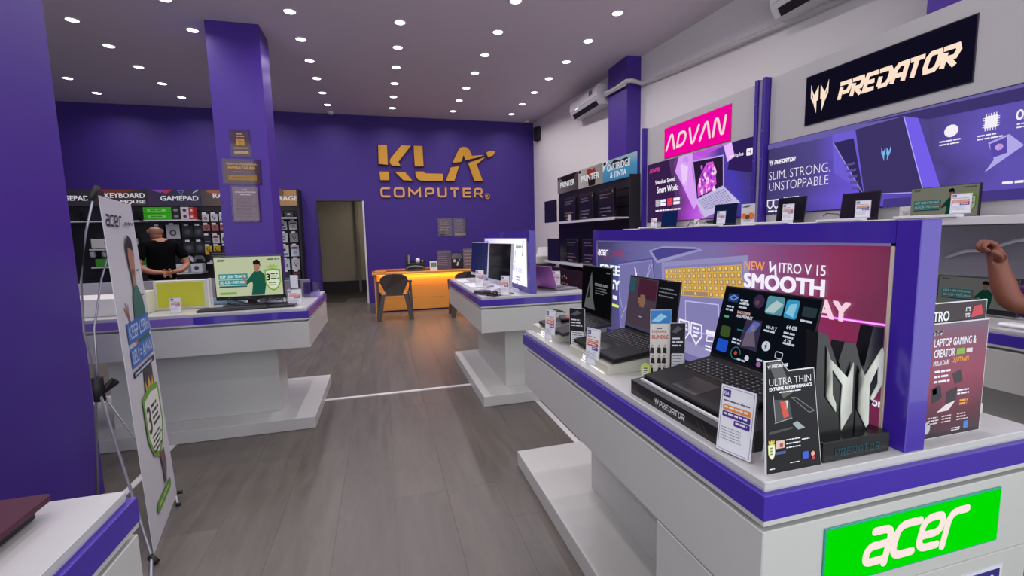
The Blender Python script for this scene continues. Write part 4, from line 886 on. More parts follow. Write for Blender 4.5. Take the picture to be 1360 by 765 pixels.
for ci in range(4): rbox('black and white small box, %s from the left on the storage shelf' % ordw[ci], -2.34+ci*.18, -2.18+ci*.18, 1.852, 1.95, '#17171c' if ci % 2 == 0 else '#26262c', deco=lambda b, w, h: b.disc(M('#a8a8b0', .4), w*.5, h*.6, .03, ry=.015))
# gamepad bay: square packs and controllers
gp = [('w', -3.78, 1.74, .22, .26, 0), ('k', -3.54, 1.72, .18, .22, 4), ('k', -3.36, 1.72, .16, .22, 4), ('k', -4.02, 1.72, .18, .22, 4), ('k', -3.54, 1.42, .18, .22, 4), ('k', -3.36, 1.42, .16, .22, 4), ('k', -3.78, 1.42, .2, .22, 4), ('k', -4.02, 1.42, .18, .22, 4)]
for k, (c, x, z, w, h, d) in enumerate(gp):
    pack('%s square gamepad pack in the %s row, %s from the left of the gamepad bay' % ({'w': 'white', 'k': 'black'}[c], 'upper' if k < 4 else 'lower', ordw[sorted([g[1] for g in gp[:4]]).index(x)]), x, z, w, h, kinds[c][1], d)
def gamepad_item(label, x, z, c1):
    t = thing('gamepad', label, 'gamepad', (x, 10.24, z), 0, 'gamepads hanging on the rack')
    b = MB(); b.prism([(-.085, .02), (-.05, .05), (.05, .05), (.085, .02), (.10, -.06), (.075, -.075), (.045, -.02), (-.045, -.02), (-.075, -.075), (-.10, -.06)], -.03, 0, M(c1, .35), Matrix(((1,0,0,0),(0,0,-1,0),(0,1,0,0),(0,0,0,1)))); b.build('shell', t)
    bd = Board((0, -.0005, 0), (1, 0, 0), (0, 0, 1)); bd.disc(M('#55555c', .4), -.03, .0, .014); bd.disc(M('#55555c', .4), .03, .0, .014); bd.disc(M('#8a8a90', .4), .055, .025, .010); bd.flush(t); return t
gamepad_item('white gamepad hanging low in the bay beside the man', -3.60, 1.10, '#c0c0c6'); gamepad_item('black and white gamepad hanging low, nearer the column', -3.40, 1.10, '#5a5a62'); gamepad_item('black gamepad hanging low left of the man', -4.0, 1.05, '#26262c')
hs = thing('headset', 'white over-ear headset hanging at the far left of the rack', 'headset', (-4.98, 10.2, 1.25)); MB().tube([(.09*math.cos(t), 0, .09*math.sin(t)) for t in [k*PI/10 for k in range(11)]], .012, M('#d0d0d8', .4), 6).build('headband', hs)
for sx in (-1, 1): MB().lathe([(.03, -.05), (.045, -.03), (.045, .03), (.03, .05)], M('#d8d8e0', .4), 12, (sx*.09, 0, -.03)).build('ear_cup', hs)
for i, x in enumerate((-3.62, -3.38)): rbox('white blue small box on the lowest gamepad shelf, %s' % ('left', 'right')[i], x-.09, x+.09, .845, 1.0, '#c4ccd4', deco=lambda b, w, h: b.disc(M('#3a4450', .4), w*.5, h*.5, .04))
rack_shelf(-4.15, -3.3, .84)

# ================================================================== LEFT COUNTER ITEMS
TZ = .911
def monitor(label, x, y, w, zc, h, rz, body='#111114', scr=None, art=None, neck=True, name='monitor', lean=0):
    t = thing(name, label, 'monitor', (x, y, TZ), rz); Bm = M(body, .35)
    MB().box(-w/2, 0, zc, w/2, .035, zc+h, Bm, .004).build('bezel', t)
    d = MB().box(-w/2+.008, -.001, zc+.03, w/2-.008, .0, zc+h-.008, scr or BLACK).build('display', t)
    if art: bd = Board((-w/2+.008, -.0012, zc+.03), (1, 0, 0), (0, 0, 1), .0004); art(bd, w-.016, h-.038); bd.flush(d)
    if neck:
        MB().box(-.03, .03, .01, .03, .05, zc+h*.5, Bm).build('neck', t); MB().box(-.12, -.06, 0, .12, .12, .012, Bm, .003).build('base', t)
    return t
def art_promo(em=.95, sc='#c9d6ae'):
    def f(bd, w, h):
        bd.rect(EM(sc, em), 0, 0, w, h); bd.up()
        bd.rect(EM('#3d8f92', em), w*.05, h*.44, w*.48, h*.58); bd.rect(EM('#3d8f92', em), w*.05, h*.29, w*.48, h*.42); bd.rect(EM('#2e5f66', em), w*.05, h*.23, w*.46, h*.27)
        bd.rect(EM('#7fae4a', em), w*.05, h*.05, w*.30, h*.11, r=.008); bd.up(); bd.text(EM('#d8f0f0', em), 'KEEP LEBIH TENANG', w*.07, h*.475, h*.07, w*.38, .03); bd.text(EM('#d8f0f0', em), 'BELI ACER = PASTI AMAN', w*.07, h*.325, h*.07, w*.38, .03)
        figure(bd, w*.62, h*.01, h*.92, EM('#a87862', em), EM('#1a1a1a', em), EM('#1d5a48', em))
        shield(bd, EM('#7cae38', em), EM('#dfe8c8', em), w*.86, h*.38, w*.24, h*.56)
        bd.poly(EM('#9fc060', em), [(w*.78, h*.70), (w*.78, h*.78), (w*.81, h*.74), (w*.83, h*.82), (w*.86, h*.76), (w*.89, h*.82), (w*.91, h*.74), (w*.94, h*.78), (w*.94, h*.70)]); bd.up()
        bd.text(EM('#1a1a1a', em), '3', w*.765, h*.38, h*.17, w*.05, .04); bd.rows(EM('#3a5a3a', em), w*.83, h*.56, w*.95, 3, h*.06, h*.03, 3); bd.rows(EM('#3a5a3a', em), w*.79, h*.32, w*.93, 2, h*.05, h*.018, 5)
        word(bd, EM('#2a3a2a', em), 'acer', w*.05, h*.90, h*.045, w*.11, h*.012, ACER, .12, .2, .3); bd.rows(EM('#3a4a3a', em), w*.80, h*.94, w*.97, 1, .01, h*.03, 8, ragged=0)
    return f
monitor('black monitor showing a man in green beside a shield on the left counter', -.985, 3.93, .475, .045, .335, -.02, scr=EM('#c9d6ae', .9), art=art_promo(.85, '#c2caa8'))
kb = thing('keyboard', 'flat black keyboard in front of the monitor on the left counter', 'keyboard', (-1.05, 3.73, TZ), .03); MB().box(-.22, -.06, 0, .22, .07, .014, M('#1c1c20', .4), .003).build('case', kb)
b = MB()
for r_ in range(5):
    for c_ in range(20): b.box(-.21+c_*.021, -.05+r_*.022, .014, -.192+c_*.021, -.032+r_*.022, .018, M('#2e2e34', .5))
b.build('keys', kb)['kind'] = 'stuff'
simple('keyboard_box', 'shiny black keyboard packaging lying behind the flat keyboard', 'box', [(-1.15, 3.83, TZ, -.72, 3.90, TZ+.02, M('#2c2c34', .15), .003)])
simple('keyboard_box', 'thin black boxed mouse lying near the right end of the left counter', 'box', [(-.84, 3.70, TZ, -.64, 3.80, TZ+.018, M('#17171b', .3), .002)])
simple('earphone_case', 'clear plastic bag with silver accessory beside the monitor foot', 'bag', [(-.90, 3.80, TZ+.021, -.74, 3.88, TZ+.05, glass('plastic_bag', '#d8dce4', .35), .01)])
cable = lambda label, pts, r=.003, col='#0d0d10': tag(MB().tube(pts, r, M(col, .5), 6).build('cable'), label, 'cable')
def curl(cx, cy, z, rx, ry, n, turns, seed, lift=.02):
    rr = random.Random(seed); out = []
    for k in range(n+1):
        t = turns*2*PI*k/n; f_ = .75+.25*rr.random(); out.append((cx+rx*f_*math.cos(t), cy+ry*f_*math.sin(t), z+lift*.5*(1+math.sin(t*1.7+seed))))
    return out
cable('thin black cable looping under the left counter monitor', curl(-.98, 3.86, TZ+.022, .17, .06, 60, 3.2, 4, .05), .0025)
cable('black cable coiled at the monitor right foot on the left counter', curl(-.80, 3.80, TZ+.05, .06, .04, 40, 2.6, 9, .02), .0025)
def tagw(label, x, y, w, h, rz=0, **k): return price_tag(label, (x, y, TZ), rz, w, h, **k)
tagw('white price card standing right of the left counter monitor', -.655, 3.80, .10, .125, .05, seed=6)
ps = thing('phone_card', 'white narrow card leaning in a dark stand right of the monitor', 'card', (-.67, 3.92, TZ+.12), -.15); MB().box(-.03, 0, 0, .025, .004, .10, PAPER).build('card', ps); MB().box(-.035, .005, -.12, .04, .02, .06, M('#2a2c38', .4)).build('stand', ps)
ea = thing('wire_easel', 'black wire easel between monitor and white card on the left counter', 'easel', (-.735, 3.86, TZ)); MB().tube([(-.03, 0, 0), (0, .01, .10), (.03, 0, 0)], .003, BLACKM, 6).build('frame', ea); MB().tube([(0, .01, .10), (0, .07, 0)], .003, BLACKM, 6).build('prop', ea)
ac = thing('acrylic_holder', 'clear lilac acrylic holder at the right end of the left counter', 'holder', (-.60, 4.25, TZ)); MB().box(-.06, 0, 0, .07, .003, .13, glass('tinted_acrylic', '#c8b8e8', .15)).box(-.06, .0, 0, .07, .06, .003, ACR).build('panel', ac)
# yellow box with white frame
yb = thing('framed_panel', 'yellow panel in a white frame standing on the left counter', 'display panel', (-1.44, 3.92, TZ), .03)
MB().box(-.17, 0, 0, .17, .05, .215, CREAM, .003).build('frame', yb); MB().box(-.15, -.002, .018, .145, 0, .20, M('#c4c432', .5)).build('face', yb); MB().box(.17, .0, 0, .182, .07, .218, M('#e0dfd6', .4)).build('side_panel', yb)
tagw('white price card before the yellow panel', -1.41, 3.72, .075, .115, .02, seed=8)
simple('product_carton', 'white carton left of the yellow panel on the left counter', 'box', [(-1.72, 3.78, TZ, -1.60, 3.92, TZ+.155, CREAM, .003)])
simple('product_carton', 'big white low carton on the left counter behind the banner', 'box', [(-2.25, 3.75, TZ, -1.735, 4.1, TZ+.12, M('#dcdbd6', .4), .003)])
simple('document_stack', 'upright white papers with small print behind the banner on the counter', 'papers', [(-1.95, 4.12, TZ, -1.78, 4.16, TZ+.24, M('#d4d2cc', .6), .001)])
bgm = thing('bag', 'light blue plastic bag behind the monitor on the left counter', 'bag', (-1.22, 4.1, TZ)); b = MB(); b.tube([(-.08, 0, .02), (.02, .02, .04), (.14, 0, .03)], .05, M('#8fb0c8', .35), 10, radii=[.03, .06, .035]); b.build('pouch', bgm)
simple('tablet', 'dark blue tablet panel leaning behind the monitor left edge', 'tablet', [(-1.25, 4.28, TZ, -1.12, 4.30, TZ+.17, M('#3a4a60', .3), .003)])

# ================================================================== PEOPLE
def skin_body(name, parent, joints, edges, mat, sub=2, root=0):
    me = bpy.data.meshes.new(name); me.from_pydata([j[0] for j in joints], edges, []); me.materials.append(mat)
    o = bpy.data.objects.new(name, me); COL.objects.link(o); o.parent = parent
    sk_ = o.modifiers.new('skin', 'SKIN'); sk_.use_smooth_shade = True
    for i, j in enumerate(joints):
        r = j[1]; me.skin_vertices[0].data[i].radius = (r, r) if not isinstance(r, tuple) else r
        me.skin_vertices[0].data[i].use_root = (i == root)
    s_ = o.modifiers.new('smooth', 'SUBSURF'); s_.levels = sub; s_.render_levels = sub
    return o
class Rig:
    def __init__(s): s.j = []; s.e = []
    def add(s, p, r, prev=None):
        s.j.append((tuple(p), r)); i = len(s.j)-1
        if prev is not None: s.e.append((prev, i))
        return i
    def chain(s, start, pts):
        p = start
        for q, r in pts: p = s.add(q, r, p)
        return p
def hand(rg, wrist, d, side, nrm, curl_=.5, size=1.0):
    """palm plus five unequal bent fingers; d forward, side = thumb side, nrm = palm normal"""
    d, side, nrm = Vector(d).normalized(), Vector(side).normalized(), Vector(nrm).normalized(); S = size
    w = Vector(rg.j[wrist][0]); pm = w+d*.045*S; p = rg.add(pm, (.030*S, .022*S), wrist)
    for k, (off, ln) in enumerate(((.030, .085), (.010, .095), (-.010, .09), (-.028, .07))):
        b_ = pm+d*.035*S+side*off*S; q = rg.add(b_, .0105*S, p); a = 0; pos = b_
        for sg in range(3):
            a += curl_*(1.0 if sg else .7); dr = d*math.cos(a)+nrm*math.sin(a); pos = pos+dr*ln*S/3; q = rg.add(pos, (.0098-.001*sg)*S, q)
    b_ = w+d*.02*S+side*.03*S; q = rg.add(b_, .013*S, p); pos = b_
    for sg, (fd, fs, fn) in enumerate(((.6, .75, .25), (.8, .2, .6+curl_*.3))):
        dr = (d*fd+side*fs+nrm*fn).normalized(); pos = pos+dr*.034*S; q = rg.add(pos, (.0115-.001*sg)*S, q)
SKIN = M('#a06a50', .55, noise=.05, scale=20); SKIN2 = M('#7a4636', .55, noise=.06, scale=20)
mn = thing('person', 'bald man in black t-shirt seen from behind, hands clasped at his back, at the rack', 'person', (-3.25, 8.25, 0), .62)
# local frame: he faces +Y
rg = Rig(); pel = rg.add((0, 0, .90), (.13, .10))
ab_ = rg.add((0, .02, 1.06), (.165, .14), pel); chs = rg.add((0, 0, 1.26), (.175, .13), ab_); up_ = rg.add((0, -.01, 1.38), (.12, .09), chs); nk = rg.add((-.01, .03, 1.46), .066, up_)
sk1 = rg.add((-.02, .065, 1.53), (.084, .092), nk); hd_ = rg.add((-.02, .065, 1.60), (.086, .102), sk1); rg.add((-.02, .06, 1.645), (.064, .08), hd_)
for sx in (-1, 1):
    sh = rg.add((sx*.19, -.01, 1.36), .072, up_); el = rg.chain(sh, [((sx*.275, -.06, 1.20), .057), ((sx*.31, -.10, 1.06), .050)]); wr_ = rg.chain(el, [((sx*.20, -.19, .985), .043), ((sx*.075, -.235, .965), .030)])
    hand(rg, wr_, (-sx*.8, -.05, -.15), (0, 0, 1), (0, -.6, -.5) if sx > 0 else (0, .2, -.8), .45, .95)
    hp = rg.chain(pel, [((sx*.10, 0, .80), .09), ((sx*.12, .0, .50), .07), ((sx*.12, -.02, .10), .05)]); rg.chain(hp, [((sx*.13, .05, .04), .045), ((sx*.14, .16, .035), .035)])
skin_body('body', mn, rg.j, rg.e, SKIN)
rg = Rig(); p00 = rg.add((0, 0, .80), (.19, .155)); p0 = rg.add((0, 0, .90), (.195, .165), p00); a = rg.add((0, .02, 1.06), (.205, .178), p0); c = rg.add((0, 0, 1.26), (.20, .155), a); u_ = rg.add((0, -.01, 1.385), (.135, .105), c); rg.add((0, 0, 1.44), .072, u_)
for sx in (-1, 1): rg.chain(u_, [((sx*.19, -.01, 1.365), .088), ((sx*.27, -.055, 1.22), .078), ((sx*.295, -.08, 1.14), .074)])
for sx in (-1, 1): MB().box(sx*.135-.05, -.09, 0, sx*.135+.05, .21, .08, M('#1a1a1e', .5), .02).build('shoe', mn)
skin_body('t_shirt', mn, rg.j, rg.e, M('#040405', .95, spec=.1))
rg = Rig(); p0 = rg.add((0, 0, .90), (.19, .155))
for sx in (-1, 1): rg.chain(p0, [((sx*.10, 0, .78), .13), ((sx*.12, .0, .50), .09), ((sx*.12, -.02, .10), .072)])
skin_body('trousers', mn, rg.j, rg.e, M('#08080c', .9, spec=.2))
for sx in (-1, 1): MB().lathe([(.004, -.03), (.016, -.02), (.018, .015), (.006, .03)], SKIN, 8, (sx*.088-.02, .065, 1.575)).build('ear', mn)
MB().tube([(-.02, .155, 1.60), (-.02, .18, 1.565), (-.02, .16, 1.55)], .012, SKIN, 6).build('nose', mn)
for sx in (-1, 1): MB().lathe([(.002, -.006), (.009, 0), (.002, .006)], BLACKM, 8, (sx*.032-.02, .15, 1.60)).build('eye', mn); MB().box(sx*.075-.023, .06, 1.585, sx*.075-.017, .17, 1.592, M('#2a2a2e', .4)).build('glasses', mn)
MB().box(-.045, .148, 1.525, .005, .154, 1.531, M('#6a3a34', .5)).build('mouth', mn)
hr = MB(); hr.lathe([(.086, -.03), (.0895, 0), (.086, .03), (.079, .045)], M('#7a5a4a', .8), 20, (-.02, .055, 1.575)); 
for v in hr.bm.verts:
    v.co.y = (v.co.y-.055)*1.12+.063; v.co.x = (v.co.x+.02)*1.04-.02
bmesh.ops.delete(hr.bm, geom=[v for v in hr.bm.verts if v.co.y > .10], context='VERTS')
hr.build('cropped_hair', mn)

# man at the right edge: raised forearm and purple sleeve in view
m2 = thing('person', 'person in purple t-shirt at the right picture edge raising a clenched fist', 'person', (2.56, .92, 0), 1.2)
rg = Rig(); pel = rg.add((0, 0, .84), (.12, .09)); ab_ = rg.add((0, 0, .98), (.14, .105), pel); chs = rg.add((0, 0, 1.16), (.165, .12), ab_); up_ = rg.add((0, 0, 1.27), (.11, .085), chs); nk = rg.add((0, .01, 1.36), .058, up_)
s1 = rg.add((0, .03, 1.43), (.075, .085), nk); h1 = rg.add((0, .03, 1.51), (.08, .095), s1); rg.add((0, .02, 1.56), (.06, .075), h1)
W2 = wm(m2).inverted(); wl = lambda x, y, z: tuple(W2 @ Vector((x, y, z)))
shp = wl(2.42, 1.02, 1.17); sh = rg.add(shp, .066, up_)
el = rg.chain(sh, [(wl(2.29, 1.075, 1.115), .050), (wl(2.215, 1.125, 1.105), .045)])
wr_ = rg.chain(el, [(wl(2.205, 1.145, 1.17), .042), (wl(2.195, 1.165, 1.255), .029)])
hand(rg, wr_, W2.to_3x3() @ Vector((-.10, .25, 1)), W2.to_3x3() @ Vector((-.6, -.8, 0)), W2.to_3x3() @ Vector((-.75, .45, -.1)), 1.42, .95)
wr2 = rg.chain(up_, [((.18, 0, 1.24), .066), ((.23, -.02, 1.0), .050), ((.23, .02, .88), .042), ((.23, .06, .76), .029)]); hand(rg, wr2, (0, .1, -1), (-.2, 1, 0), (-1, 0, 0), .4)
for sx in (-1, 1):
    hp = rg.chain(pel, [((sx*.09, 0, .74), .10), ((sx*.10, .01, .46), .07), ((sx*.10, -.02, .09), .05)]); rg.chain(hp, [((sx*.11, .06, .04), .044), ((sx*.11, .16, .033), .034)])
skin_body('body', m2, rg.j, rg.e, SKIN2)
rg = Rig(); p0 = rg.add((0, 0, .74), (.178, .14)); p0 = rg.add((0, 0, .84), (.178, .14), p0); c = rg.add((0, 0, .98), (.178, .14), p0); c = rg.add((0, 0, 1.16), (.182, .138), c); u_ = rg.add((0, 0, 1.27), (.128, .10), c); rg.add((0, .01, 1.325), .07, u_)
rg.chain(u_, [(shp, .082), (wl(2.32, 1.06, 1.135), .076), (wl(2.25, 1.10, 1.118), .068), (wl(2.232, 1.11, 1.116), .064)]); rg.chain(u_, [((.18, 0, 1.24), .084), ((.215, .01, 1.08), .076)])
for sx in (-1, 1): MB().box(sx*.11-.045, -.09, 0, sx*.11+.045, .20, .075, M('#1a1a1e', .5), .02).build('shoe', m2)
skin_body('t_shirt', m2, rg.j, rg.e, M('#5a1f78', .8))
rg = Rig(); p0 = rg.add((0, 0, .84), (.162, .125))
for sx in (-1, 1): rg.chain(p0, [((sx*.09, 0, .72), .112), ((sx*.10, .01, .46), .084), ((sx*.10, -.02, .10), .068)])
skin_body('trousers', m2, rg.j, rg.e, M('#55586a', .8))
MB().lathe([(.02, -.0), (.086, -.03), (.092, .02), (.08, .07), (.03, .1)], M('#16120f', .8), 16, (0, .005, 1.53)).build('hair', m2)
for sx in (-1, 1): MB().lathe([(.002, -.006), (.009, 0), (.002, .006)], BLACKM, 8, (sx*.032, .118, 1.51)).build('eye', m2)
MB().tube([(0, .115, 1.51), (0, .14, 1.475), (0, .12, 1.46)], .012, SKIN2, 6).build('nose', m2); MB().box(-.025, .108, 1.435, .025, .118, 1.441, M('#6a3a34', .5)).build('mouth', m2)

# ================================================================== X BANNER
bn = thing('banner_stand', 'white standing banner on crossed poles, aisle side of the purple column', 'banner', (-1.10, 2.55, 0))
A0, A1, B0, B1 = Vector((-1.04, 2.27, .03)), Vector((-1.154, 2.82, .03)), Vector((-1.10, 2.30, 1.60)), Vector((-1.23, 2.85, 1.60))
ux = (A1-A0).normalized(); BW = (A1-A0).length; uy = (B0-A0).normalized(); BH = (B0-A0).length
nn = ux.cross(uy); 
PV = M('#c4c3ca', .45)
b = MB(); k_ = [A0, A1, B1, B0]; b.hexa([p-nn*.0015 for p in k_], [p for p in k_], PV); b.build('sheet', bn, True)
bd = Board(A0, ux, uy, .0006)
def bp(u_, v_): return (u_*BW, v_*BH)
GR = M('#5f8f2a', .5); DKT = M('#20222a', .5)
word(bd, DKT, 'acer', .04, BH*.922, .050, .24, .0085, ACER, .12, .2, .3); bd.text(DKT, 'predator', .32, BH*.925, .026, .15, .03)
# man pictured on the sheet
Fs, Fh, Fc = M('#a0705c', .5), M('#1d1620', .5), M('#2a5f56', .5)
bd.disc(Fs, .345, 1.30, .050, ry=.085); bd.poly(Fs, [(.315, 1.15), (.375, 1.15), (.375, 1.25), (.315, 1.25)]); bd.up(); bd.poly(Fh, [(.285, 1.30), (.285, 1.37), (.33, 1.415), (.39, 1.39), (.405, 1.29), (.385, 1.34), (.31, 1.355)]); bd.k -= 1
bd.poly(Fc, [(.25, 1.0), (.28, 1.12), (.32, 1.17), (.38, 1.17), (.45, 1.10), (.48, .97), (.48, .90), (.25, .90)]); bd.poly(Fs, [(.15, 1.06), (.17, 1.06), (.20, .98), (.27, .92), (.26, .90), (.18, .93)])
bd.line(Fs, [(.16, 1.04), (.11, 1.09)], .012); bd.line(Fs, [(.16, 1.04), (.14, 1.11)], .012); bd.line(Fs, [(.165, 1.04), (.175, 1.10)], .010)
bd.rows(DKT, .41, 1.245, .48, 1, .02, .008, 2); bd.rows(DKT, .44, 1.12, .49, 1, .02, .008, 2)
bd.up(2); BLU = M('#2f5fae', .45); bd.rect(BLU, .10, .925, .50, 1.02); bd.rect(BLU, .10, .815, .50, .905); bd.rect(DKT, .10, .772, .50, .80); bd.up(); LT = M('#b8cce8', .5); bd.text(LT, 'KEEP LEBIH', .12, .943, .060, .36, .01); bd.text(LT, 'BELI = AMAN', .12, .832, .060, .36, .01); bd.rows(LT, .12, .79, .46, 1, .02, .010, 4)
bd.poly(M('#3a3234', .5), [(.26, .772), (.42, .772), (.42, .60), (.22, .60)]); bd.up(); bd.poly(M('#d0a040', .5), [(.25, .62), (.255, .72), (.29, .67), (.32, .735), (.355, .67), (.40, .72), (.395, .61)]); bd.up()
shield(bd, M('#6a9a34', .5), M('#d9dcd2', .5), .32, .49, .32, .34); bd.text(DKT, '3', .20, .47, .13, .06, .02); bd.rows(DKT, .29, .59, .43, 4, .030, .015, 6); bd.rows(DKT, .24, .45, .42, 4, .024, .011, 7)
bd.poly(M('#6a5058', .5), [(.32, .335), (.41, .33), (.42, .24), (.37, .165), (.34, .17), (.34, .25)])
bd.rect(GR, .14, .105, .45, .155, r=.024); bd.up(); bd.rows(M('#a8d070', .5), .18, .138, .41, 1, .02, .012, 8, ragged=0)
bd.flush([o for o in bn.children if o.name.startswith('sheet')][0], True)
PO = M('#a8a6ae', .35, .6); hub = Vector((-1.285, 2.50, .745))
for p in (B0+Vector((-.01, 0, .02)), B1+Vector((0, 0, .01))):
    mid = (hub+p)/2+Vector((-.05, 0, .06)); MB().tube([hub, (hub+mid)/2+Vector((-.02, 0, .02)), mid, (mid+p)/2+Vector((-.005, 0, .02)), p], .0045, PO, 8).build('pole', bn, True)
MB().tube([hub, A0+Vector((-.01, 0, 0)), Vector((-1.0, 2.14, 0.0))+Vector((0, 0, .004))], .006, PO, 8).build('pole', bn, True)
MB().tube([hub, A1+Vector((-.01, 0, .01)), Vector((-1.12, 2.74, .006))], .006, PO, 8).build('pole', bn, True)
MB().tube([hub, hub+Vector((-.05, .06, -.1)), Vector((-1.56, 2.9, .006))], .006, PO, 8).build('rear_leg', bn, True)
MB().tube([A0+Vector((-.012, -.01, .0)), A0+Vector((.02, -.03, -.02))], .014, BLACKM, 8).build('clip', bn, True)
MB().tube([A1+Vector((-.012, .01, .0)), A1+Vector((.02, .02, -.005))], .010, BLACKM, 8).build('clip', bn, True)
MB().tube([B0+Vector((-.02, -.02, -.02)), B0+Vector((.0, .0, .035))], .012, BLACKM, 8).build('clip', bn, True)
MB().tube([hub+Vector((0, 0, -.06)), hub+Vector((0, 0, .05))], .022, BLACKM, 10).tube([hub+Vector((0, 0, -.03)), hub+Vector((.05, .03, .03))], .012, BLACKM, 8).tube([hub+Vector((0, 0, -.03)), hub+Vector((.03, .09, .0))], .012, BLACKM, 8).build('hub', bn, True)
MB().lathe([(.012, 0), (.012, .012), (.004, .016)], BLACKM, 10, (-1.12, 2.74, 0)).build('rubber_foot', bn, True)

# laptop at the bottom left
ll = laptop('dark maroon laptop on the bottom left counter, its corner in view', (-.855, .82, .935), PI/2, .36, .25, 100, .24, body='#4a2434', lid='#4a2438', scr=M('#1a1620', .15), keys=False)
MB().box(-.17, -.23, -.024, .17, -.01, 0, M('#120a10', .5), .003).build('riser', ll)  # riser coloured near black to carry the shadow under the laptop

# ================================================================== ALL-IN-ONE COUNTER
aface = EG('white_backlit_print', [(0, '#f4f4ff'), (.6, '#ece8ff'), (1, '#c4b8f4')], 1.1, 1, .2, 2)
al = lightbox('purple framed white lit panel behind the all-in-one computers', 1.173, 1.232, 3.66, 5.45, .91, 1.437, .05, aface, .06)
for o in al.children:
    pass
bd = Board((1.173+.0058, 5.45, .91), (0, -1, 0), (0, 0, 1)); BT = EM('#5a5a90', .8)
bd.text(BT, 'acer', .12, .40, .035, .12, .02); bd.text(EM('#30304a', .8), 'aspire', 1.38, .37, .035, .17, .03); bd.line(EM('#30304a', .8), [(1.62, .44), (1.58, .39), (1.60, .36), (1.57, .31)], .014)
bd.text(EM('#b8b0e8', 1), 'Hi!', 1.15, .24, .12, .2, .0, .2); bd.text(EM('#b8b0e8', 1), 'All in one', 1.25, .16, .06, .3, .0)
for q in (1.1, 1.35): bd.rows(EM('#9a98c8', 1), q, .12, q+.16, 2, .025, .012, 3); bd.disc(EM('#c4c0ea', 1), q+.06, .05, .02)
bd.rect(EM('#d8d4f8', 1), .1, .08, .32, .36); bd.flush(al, True)
def all_in_one(label, y, scr, rz=-PI/2):
    """screen faces the aisle (-X)"""
    t = thing('all_in_one_computer', label, 'computer', (.98, y, TZ), rz+.12)
    Wm = M('#c8c8d4', .35)
    R = Matrix.Translation((0, 0, .07)) @ Matrix.Rotation(-.08, 4, 'X')
    for nm, bb, m in (('case', (-.27, 0, 0, .27, .022, .355), Wm), ('display', (-.265, -.002, .03, .265, 0, .35), scr)):
        o = MB().box(*bb, m, .002 if nm == 'case' else 0).build(nm, t); o.data.transform(R)
    MB().hexa([(-.10, .02, 0), (.10, .02, 0), (.10, .17, 0), (-.10, .17, 0)], [(-.06, .03, .02), (.06, .03, .02), (.06, .16, .02), (-.06, .16, .02)], Wm).build('base', t)
    MB().hexa([(-.04, .10, .01), (.04, .10, .01), (.04, .13, .01), (-.04, .13, .01)], [(-.04, .03, .26), (.04, .03, .26), (.04, .05, .26), (-.04, .05, .26)], Wm).build('stand', t)
    return t
all_in_one('white all-in-one computer with black screen, nearer on the middle counter', 3.98, M('#14141a', .08))
all_in_one('white all-in-one computer with dark blue screen, farther on the middle counter', 4.85, M('#1a2560', .15))
mo = thing('notebook_pad', 'dark purple pad lying before the nearer all-in-one computer', 'pad', (.835, 3.80, TZ), .5); MB().box(-.06, -.16, 0, .06, .12, .008, M('#3a3048', .3), .002).box(-.05, .0, .008, .05, .11, .03, M('#4a3c58', .3), .004).build('cover', mo)
cable('black coiled cable with plug on the front of the middle counter', curl(.84, 3.56+.06, TZ+.012, .05, .04, 50, 3.2, 3, .03), .005)
cable('thin cable trailing from the nearer all-in-one across the worktop', [(.98, 4.05, TZ+.005), (.92, 3.95, TZ+.005), (.95, 3.85, TZ+.005), (1.02, 3.80, TZ+.005), (1.05, 3.72, TZ+.005)], .003)
cable('thin cable trailing behind the farther all-in-one on the worktop', [(.95, 4.75, TZ+.005), (.90, 4.6, TZ+.005), (1.0, 4.5, TZ+.005), (1.03, 4.35, TZ+.005), (.95, 4.3, TZ+.005)], .003)
simple('paper_sheet', 'white papers lying at the far end of the middle counter', 'papers', [(.80, 4.35, TZ, .93, 4.75, TZ+.006, M('#d8d8dc', .6))])
simple('leaflet', 'pale open leaflet lying on the middle counter edge', 'papers', [(.79, 4.85, TZ, .90, 5.2, TZ+.004, M('#cfccd4', .6))])
simple('speaker_box', 'small dark upright speaker at the foot of the nearer all-in-one', 'speaker', [(.955, 3.60+.12, TZ, 1.0, 3.60+.18, TZ+.09, M('#26263a', .35), .004)])
price_tag('tall clear price tag at the near corner of the middle counter', (.955, 3.655, TZ), face_dir(-.6, -.8), .08, .17, .1, seed=2)
price_tag('tall clear price tag between the two all-in-one computers', (.90, 4.42, TZ), face_dir(-.6, -.8), .09, .17, .1, seed=6)
laptop('silver laptop with painted magenta light on its lid right of the white lit panel', (1.42, 3.92, TZ), PI/2+.25, .33, .22, 108, .21, body='#7a7682', lid='#c87ad0', keys=True)  # lid colour carries the purple light falling on the silver
price_tag('white price tag beside the silver laptop on the middle counter', (1.60, 4.15, TZ), face_dir(-.3, -.95), .08, .15, .1, seed=4)

# ================================================================== RIGHT WALL UNITS
BX = 3.53
def wall_unit(name, label, y0, y1):
    t = thing(name, label, 'display wall', (BX+.05, (y0+y1)/2, 0)); MB().box(BX, y0, .0, BX+.07, y1, 2.785, GREY_BOARD, .002).build('back_board', t, True); return t
def lit(parent, nm, y0, y1, z0, z1, m, rim=M('#2a2440', .4), dx=.006):
    MB().box(BX-dx, y0, z0, BX+.001, y1, z1, rim, .002).build(nm+'_frame', parent, True)
    return MB().box(BX-dx-.002, y0+.008, z0+.008, BX-dx+.0005, y1-.008, z1-.008, m).build(nm+'_face', parent, True)
